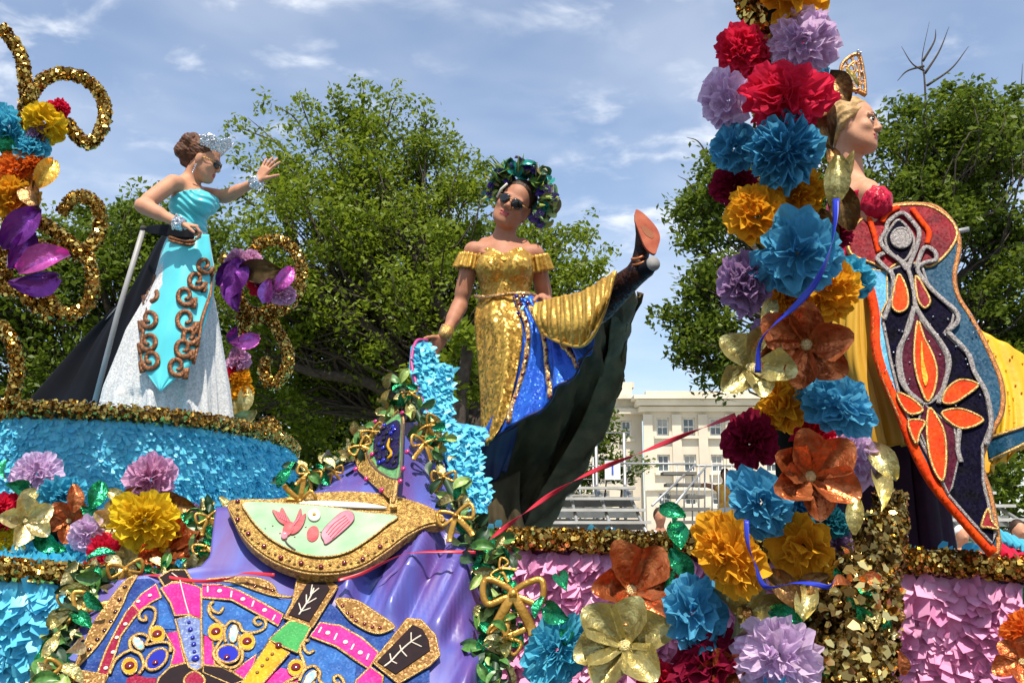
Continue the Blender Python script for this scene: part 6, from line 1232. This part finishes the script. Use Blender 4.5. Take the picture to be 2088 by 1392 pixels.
# ================================================================== LEAF GARLANDS AND BOWS
m_gleaf = [FO['green'], FO['olive'], M("leaf green satin", (.10, .24, .05), .4, c2=(.04, .12, .02)), M("pale leaf", (.36, .46, .14), .4, c2=(.2, .3, .06)), FO['cream'], M("deep leaf", (.02, .06, .02), .5)]
def garland(label, path, n, w, seed, bows, lsize=.06):
    r = np.random.default_rng(seed); q = catmull(np.array([P(*p_) for p_ in path]), 60); t = thing("leaf_garland", label, "garland", "leaf garlands edging the purple cloth", loc=q[-1])
    V, F = tube(q, .016, 6); add("cord", V, F, m_gleaf[5], t)
    for k in range(n):
        p_ = q[r.integers(60)] + r.normal(size=3) * w; nn = nrm(facing(p_, .6)); s = lsize * (.7 + .7 * r.random()); put("leaf", leaf_protos[k % 3], p_, frame_to(nn, r.random() * 6.28), (s, s * (.7 + .4 * r.random()), s), m_gleaf[r.choice(6, p=[.18, .22, .22, .14, .08, .16])], t)
    for (x, y, Y, s, a) in bows:
        c = P(x, y, Y); Rm = frame_to(nrm(facing(c, .12)), R(a)); mb = MB(); T_ = lambda L: np.array([c + Rm @ (np.array([u, v, h]) * s) for u, v, h in L])
        for sg_ in (-1, 1):
            mb.tube(catmull(T_([(0, 0, .05), (sg_ * .35, .28, .10), (sg_ * .85, .42, .12), (sg_ * .95, .05, .16), (sg_ * .80, -.32, .12), (sg_ * .35, -.18, .10)]), 30, True), .105 * s, 8, True, .6, Rm[:, 2]); mb.tube(catmull(T_([(0, 0, .1), (sg_ * .25, -.45, .12), (sg_ * .55, -1.0, .02), (sg_ * .62, -1.25, .08)]), 14), np.full(14, .16 * s), 8, False, .3, Rm[:, 2])
        mb.tube(T_([(-.12, 0, .18), (.12, 0, .18)]), .13 * s, 8); mb.build("bow", m_goldribbon, t, True)
    return t
garland("leafy garland with gold bows down the left slope of the purple peak", [(826, 786, 4.12), (790, 840, 4.14), (745, 890, 4.1), (700, 935, 4.08), (640, 975, 4.0), (590, 1010, 3.95)], 95, .030, 1, [(835, 800, 4.05, .035, 30), (760, 880, 4.05, .05, 30), (735, 910, 4.03, .05, 40), (680, 960, 4.0, .04, 10), (612, 1020, 3.74, .06, 200), (630, 965, 3.95, .05, -20)])
garland("leafy garland with gold bows down the right slope of the purple peak", [(832, 790, 4.08), (850, 840, 4.06), (880, 900, 4.0), (905, 970, 3.9), (935, 1030, 3.8), (965, 1090, 3.7), (990, 1140, 3.6)], 95, .030, 2, [(866, 905, 3.95, .06, -10), (872, 868, 3.97, .05, 60), (905, 972, 3.88, .05, 0), (930, 1052, 3.66, .07, 15)])
garland("dark leaf fringe hanging below the big gold bow", [(985, 1120, 3.6), (1010, 1180, 3.52), (1015, 1260, 3.42), (1012, 1330, 3.34), (1005, 1480, 3.2)], 130, .034, 3, [(1047, 1210, 3.36, .105, 0), (1020, 1160, 3.45, .04, 60), (1030, 1300, 3.33, .06, 140)], .065)
garland("leaf fringe with ochre bow on the lower left edge of the purple cloth", [(215, 1160, 3.54), (180, 1200, 3.46), (160, 1260, 3.36), (125, 1320, 3.24), (95, 1400, 3.10), (70, 1480, 3.0)], 130, .034, 4, [(160, 1250, 3.34, .07, 80), (255, 1160, 3.50, .06, 10), (90, 1385, 3.08, .06, 60), (150, 1215, 3.42, .05, 20)], .065)
garland("short leafy garland between the copper flowers and the oval medallion", [(430, 1030, 3.95), (420, 1080, 3.9), (430, 1130, 3.85), (380, 1165, 3.8), (300, 1165, 3.78)], 80, .032, 5, [(425, 1055, 3.85, .05, 10), (420, 1115, 3.82, .05, 20)])

# ================================================================== RIBBONS
def ribbon(label, pts, w, mat, twist, seed=0):
    q = catmull(np.array([P(*p_) for p_ in pts]), 60); t = nrm(q[-1] - q[0]); g = np.zeros((4, 60, 3))
    tg = np.gradient(q, axis=0); tg /= np.linalg.norm(tg, axis=1)[:, None]
    for i in range(60):
        a = twist * i / 59 * 2 * math.pi + seed; u = nrm(np.cross(tg[i], [0, -1, 0])); v = np.cross(tg[i], u); d_ = u * math.cos(a) + v * math.sin(a)
        for j in range(4): g[j, i] = q[i] + d_ * w * (j / 3 - .5)
    t_ = thing("ribbon", label, "ribbon", loc=q[0]); sheet("band", g, mat, t_, .0008); return t_
m_rred = M("red satin ribbon", (.62, .03, .05), .35, c2=(.50, .02, .04), scale=8, trans=.2); m_rblue = M("blue satin ribbon", (.025, .05, .52), .35, c2=(.02, .035, .40), scale=8, trans=.2)
ribbon("red ribbon stretched from the flower column across to the purple cloth", [(1500, 846, 3.3), (1400, 885, 3.35), (1300, 925, 3.4), (1200, 965, 3.45), (1120, 1010, 3.48), (1050, 1060, 3.5), (1000, 1098, 3.5), (975, 1120, 3.5)], .017, m_rred, 2.6)
ribbon("thin red ribbon lying over the folds under the oval medallion", [(970, 1126, 3.56), (900, 1124, 3.57), (830, 1128, 3.55), (780, 1148, 3.50), (735, 1170, 3.45), (690, 1182, 3.43)], .012, m_rred, .6)
ribbon("red ribbon scrap looped at the left edge of the purple cloth", [(560, 1172, 3.42), (500, 1168, 3.45), (460, 1180, 3.45), (400, 1184, 3.45), (300, 1172, 3.52), (210, 1190, 3.62), (165, 1205, 3.62), (140, 1190, 3.66)], .012, m_rred, 1.2)
ribbon("blue ribbon trailing across the upper part of the flower column", [(1705, 405, 2.98), (1702, 460, 2.93), (1690, 520, 2.88), (1660, 580, 2.88), (1620, 625, 2.9), (1580, 660, 2.95), (1550, 700, 2.95), (1545, 760, 2.96)], .020, m_rblue, .9, .5)
ribbon("blue ribbon looping below the amber flowers", [(1522, 1060, 2.95), (1525, 1110, 2.93), (1540, 1150, 2.93), (1552, 1185, 2.93), (1570, 1198, 2.93), (1620, 1188, 2.95), (1660, 1190, 2.96), (1690, 1196, 2.96), (1702, 1182, 2.97)], .015, m_rblue, 1.2, .2)

# ================================================================== SPECTATORS
m_yt = M("yellow print top", (.80, .50, .06), .7, c2=(.65, .18, .04), scale=14); m_wh = M("white cotton", (.78, .77, .74), .8); m_or = M("orange top", (.80, .22, .06), .7); m_dkc = M("dark trousers", (.03, .03, .05), .8)
def spectator(label, hx, hy, Y, pose, top, bottom, skin, hat=None):
    c = P(hx, hy, Y); t = thing("person", label, "person", "spectators on the bleachers", loc=c - np.array([0, 0, 1.5])); b = Body(c - [.85, .4, 1.62], c + [.75, .4, .2], .014); q = lambda x, y, z: c + np.array([x, y, z])
    b.ell(q(0, 0, 0), (.078, .095, .115), None, .02); b.ell(q(0, -.09, -.02), (.015, .02, .02), None, .02); b.cap(q(0, .01, -.08), q(0, .02, -.2), .05, .06, .03); b.ell(q(0, .02, -.40), (.17, .11, .24), None, .05); b.cap(q(-.16, .02, -.24), q(.16, .02, -.24), .06, .06, .04); b.ell(q(0, .02, -.65), (.17, .12, .15), None, .05)
    for s, (e, w) in zip((-1, 1), pose): limb_arm(b, q(s * .18, .02, -.25), q(*e), q(*w), (.05, .045, .04, .03)); hand(b, q(*w), np.array(w) - np.array(e), (0, 0, -1), (0, -1, 0), .3, .1)
    for s in (-1, 1): b.cap(q(s * .09, .02, -.75), q(s * .10, -.02, -1.12), .085, .06, .03); b.cap(q(s * .10, -.02, -1.12), q(s * .10, .02, -1.5), .058, .04, .02); b.cap(q(s * .10, .02, -1.52), q(s * .11, -.12, -1.55), .035, .03, .02)
    skinned("body", b, skin, t); cb = Body(c - [.4, .3, .95], c + [.4, .3, 0], .014); cb.ell(q(0, .02, -.40), (.185, .125, .25), None, .05); cb.cap(q(-.19, .02, -.25), q(.19, .02, -.25), .065, .065, .04); cb.ell(q(0, .02, -.62), (.18, .13, .12), None, .05); cloth("top", cb, top, t)
    cb = Body(c - [.4, .4, 1.5], c + [.4, .4, -.5], .014); cb.ell(q(0, .02, -.72), (.19, .14, .14), None, .05); cb.cap(q(0, .02, -.75), q(0, 0, -1.2), .16, .22, .05); cloth("skirt", cb, bottom, t)
    hb = Body(c - .25, c + .25, .012); hb.ell(q(0, .03, .03), (.092, .10, .112), None, 0); X, Y_, Z = hb.grid(); hb.f = np.maximum(hb.f, (-(Y_ - c[1]) - .015 - .10 * np.clip((Z - c[2] - .03) / .05, -.6, 1)).astype(np.float32)); cloth("hair" if hat is None else "cap", hb, m_hair_brown if hat is None else hat, t); return t
spectator("spectator in yellow top and white skirt stretching an arm out by the stair rail", 1479, 968, 20, (((-.40, -.05, -.20), (-.62, -.1, -.22)), ((.24, 0, -.5), (.18, -.12, -.72))), m_yt, m_wh, m_skin_deep)
spectator("spectator in a white top just above the gold fringe beside the green foil leaves", 1346, 1054, 14, (((-.26, 0, -.5), (-.2, -.1, -.7)), ((.26, 0, -.5), (.2, -.1, -.7))), m_wh, m_dkc, m_skin_deep)
spectator("spectator with a white cap at the foot of the jewelled train", 1962, 1092, 13, (((-.26, 0, -.5), (-.2, -.1, -.7)), ((.26, 0, -.5), (.2, -.1, -.7))), m_or, m_dkc, m_skin, m_wh)
spectator("spectator in orange at the far right edge near the railing", 2078, 1082, 12, (((-.26, 0, -.5), (-.2, -.1, -.7)), ((.26, 0, -.5), (.2, -.1, -.7))), m_or, m_dkc, m_skin)
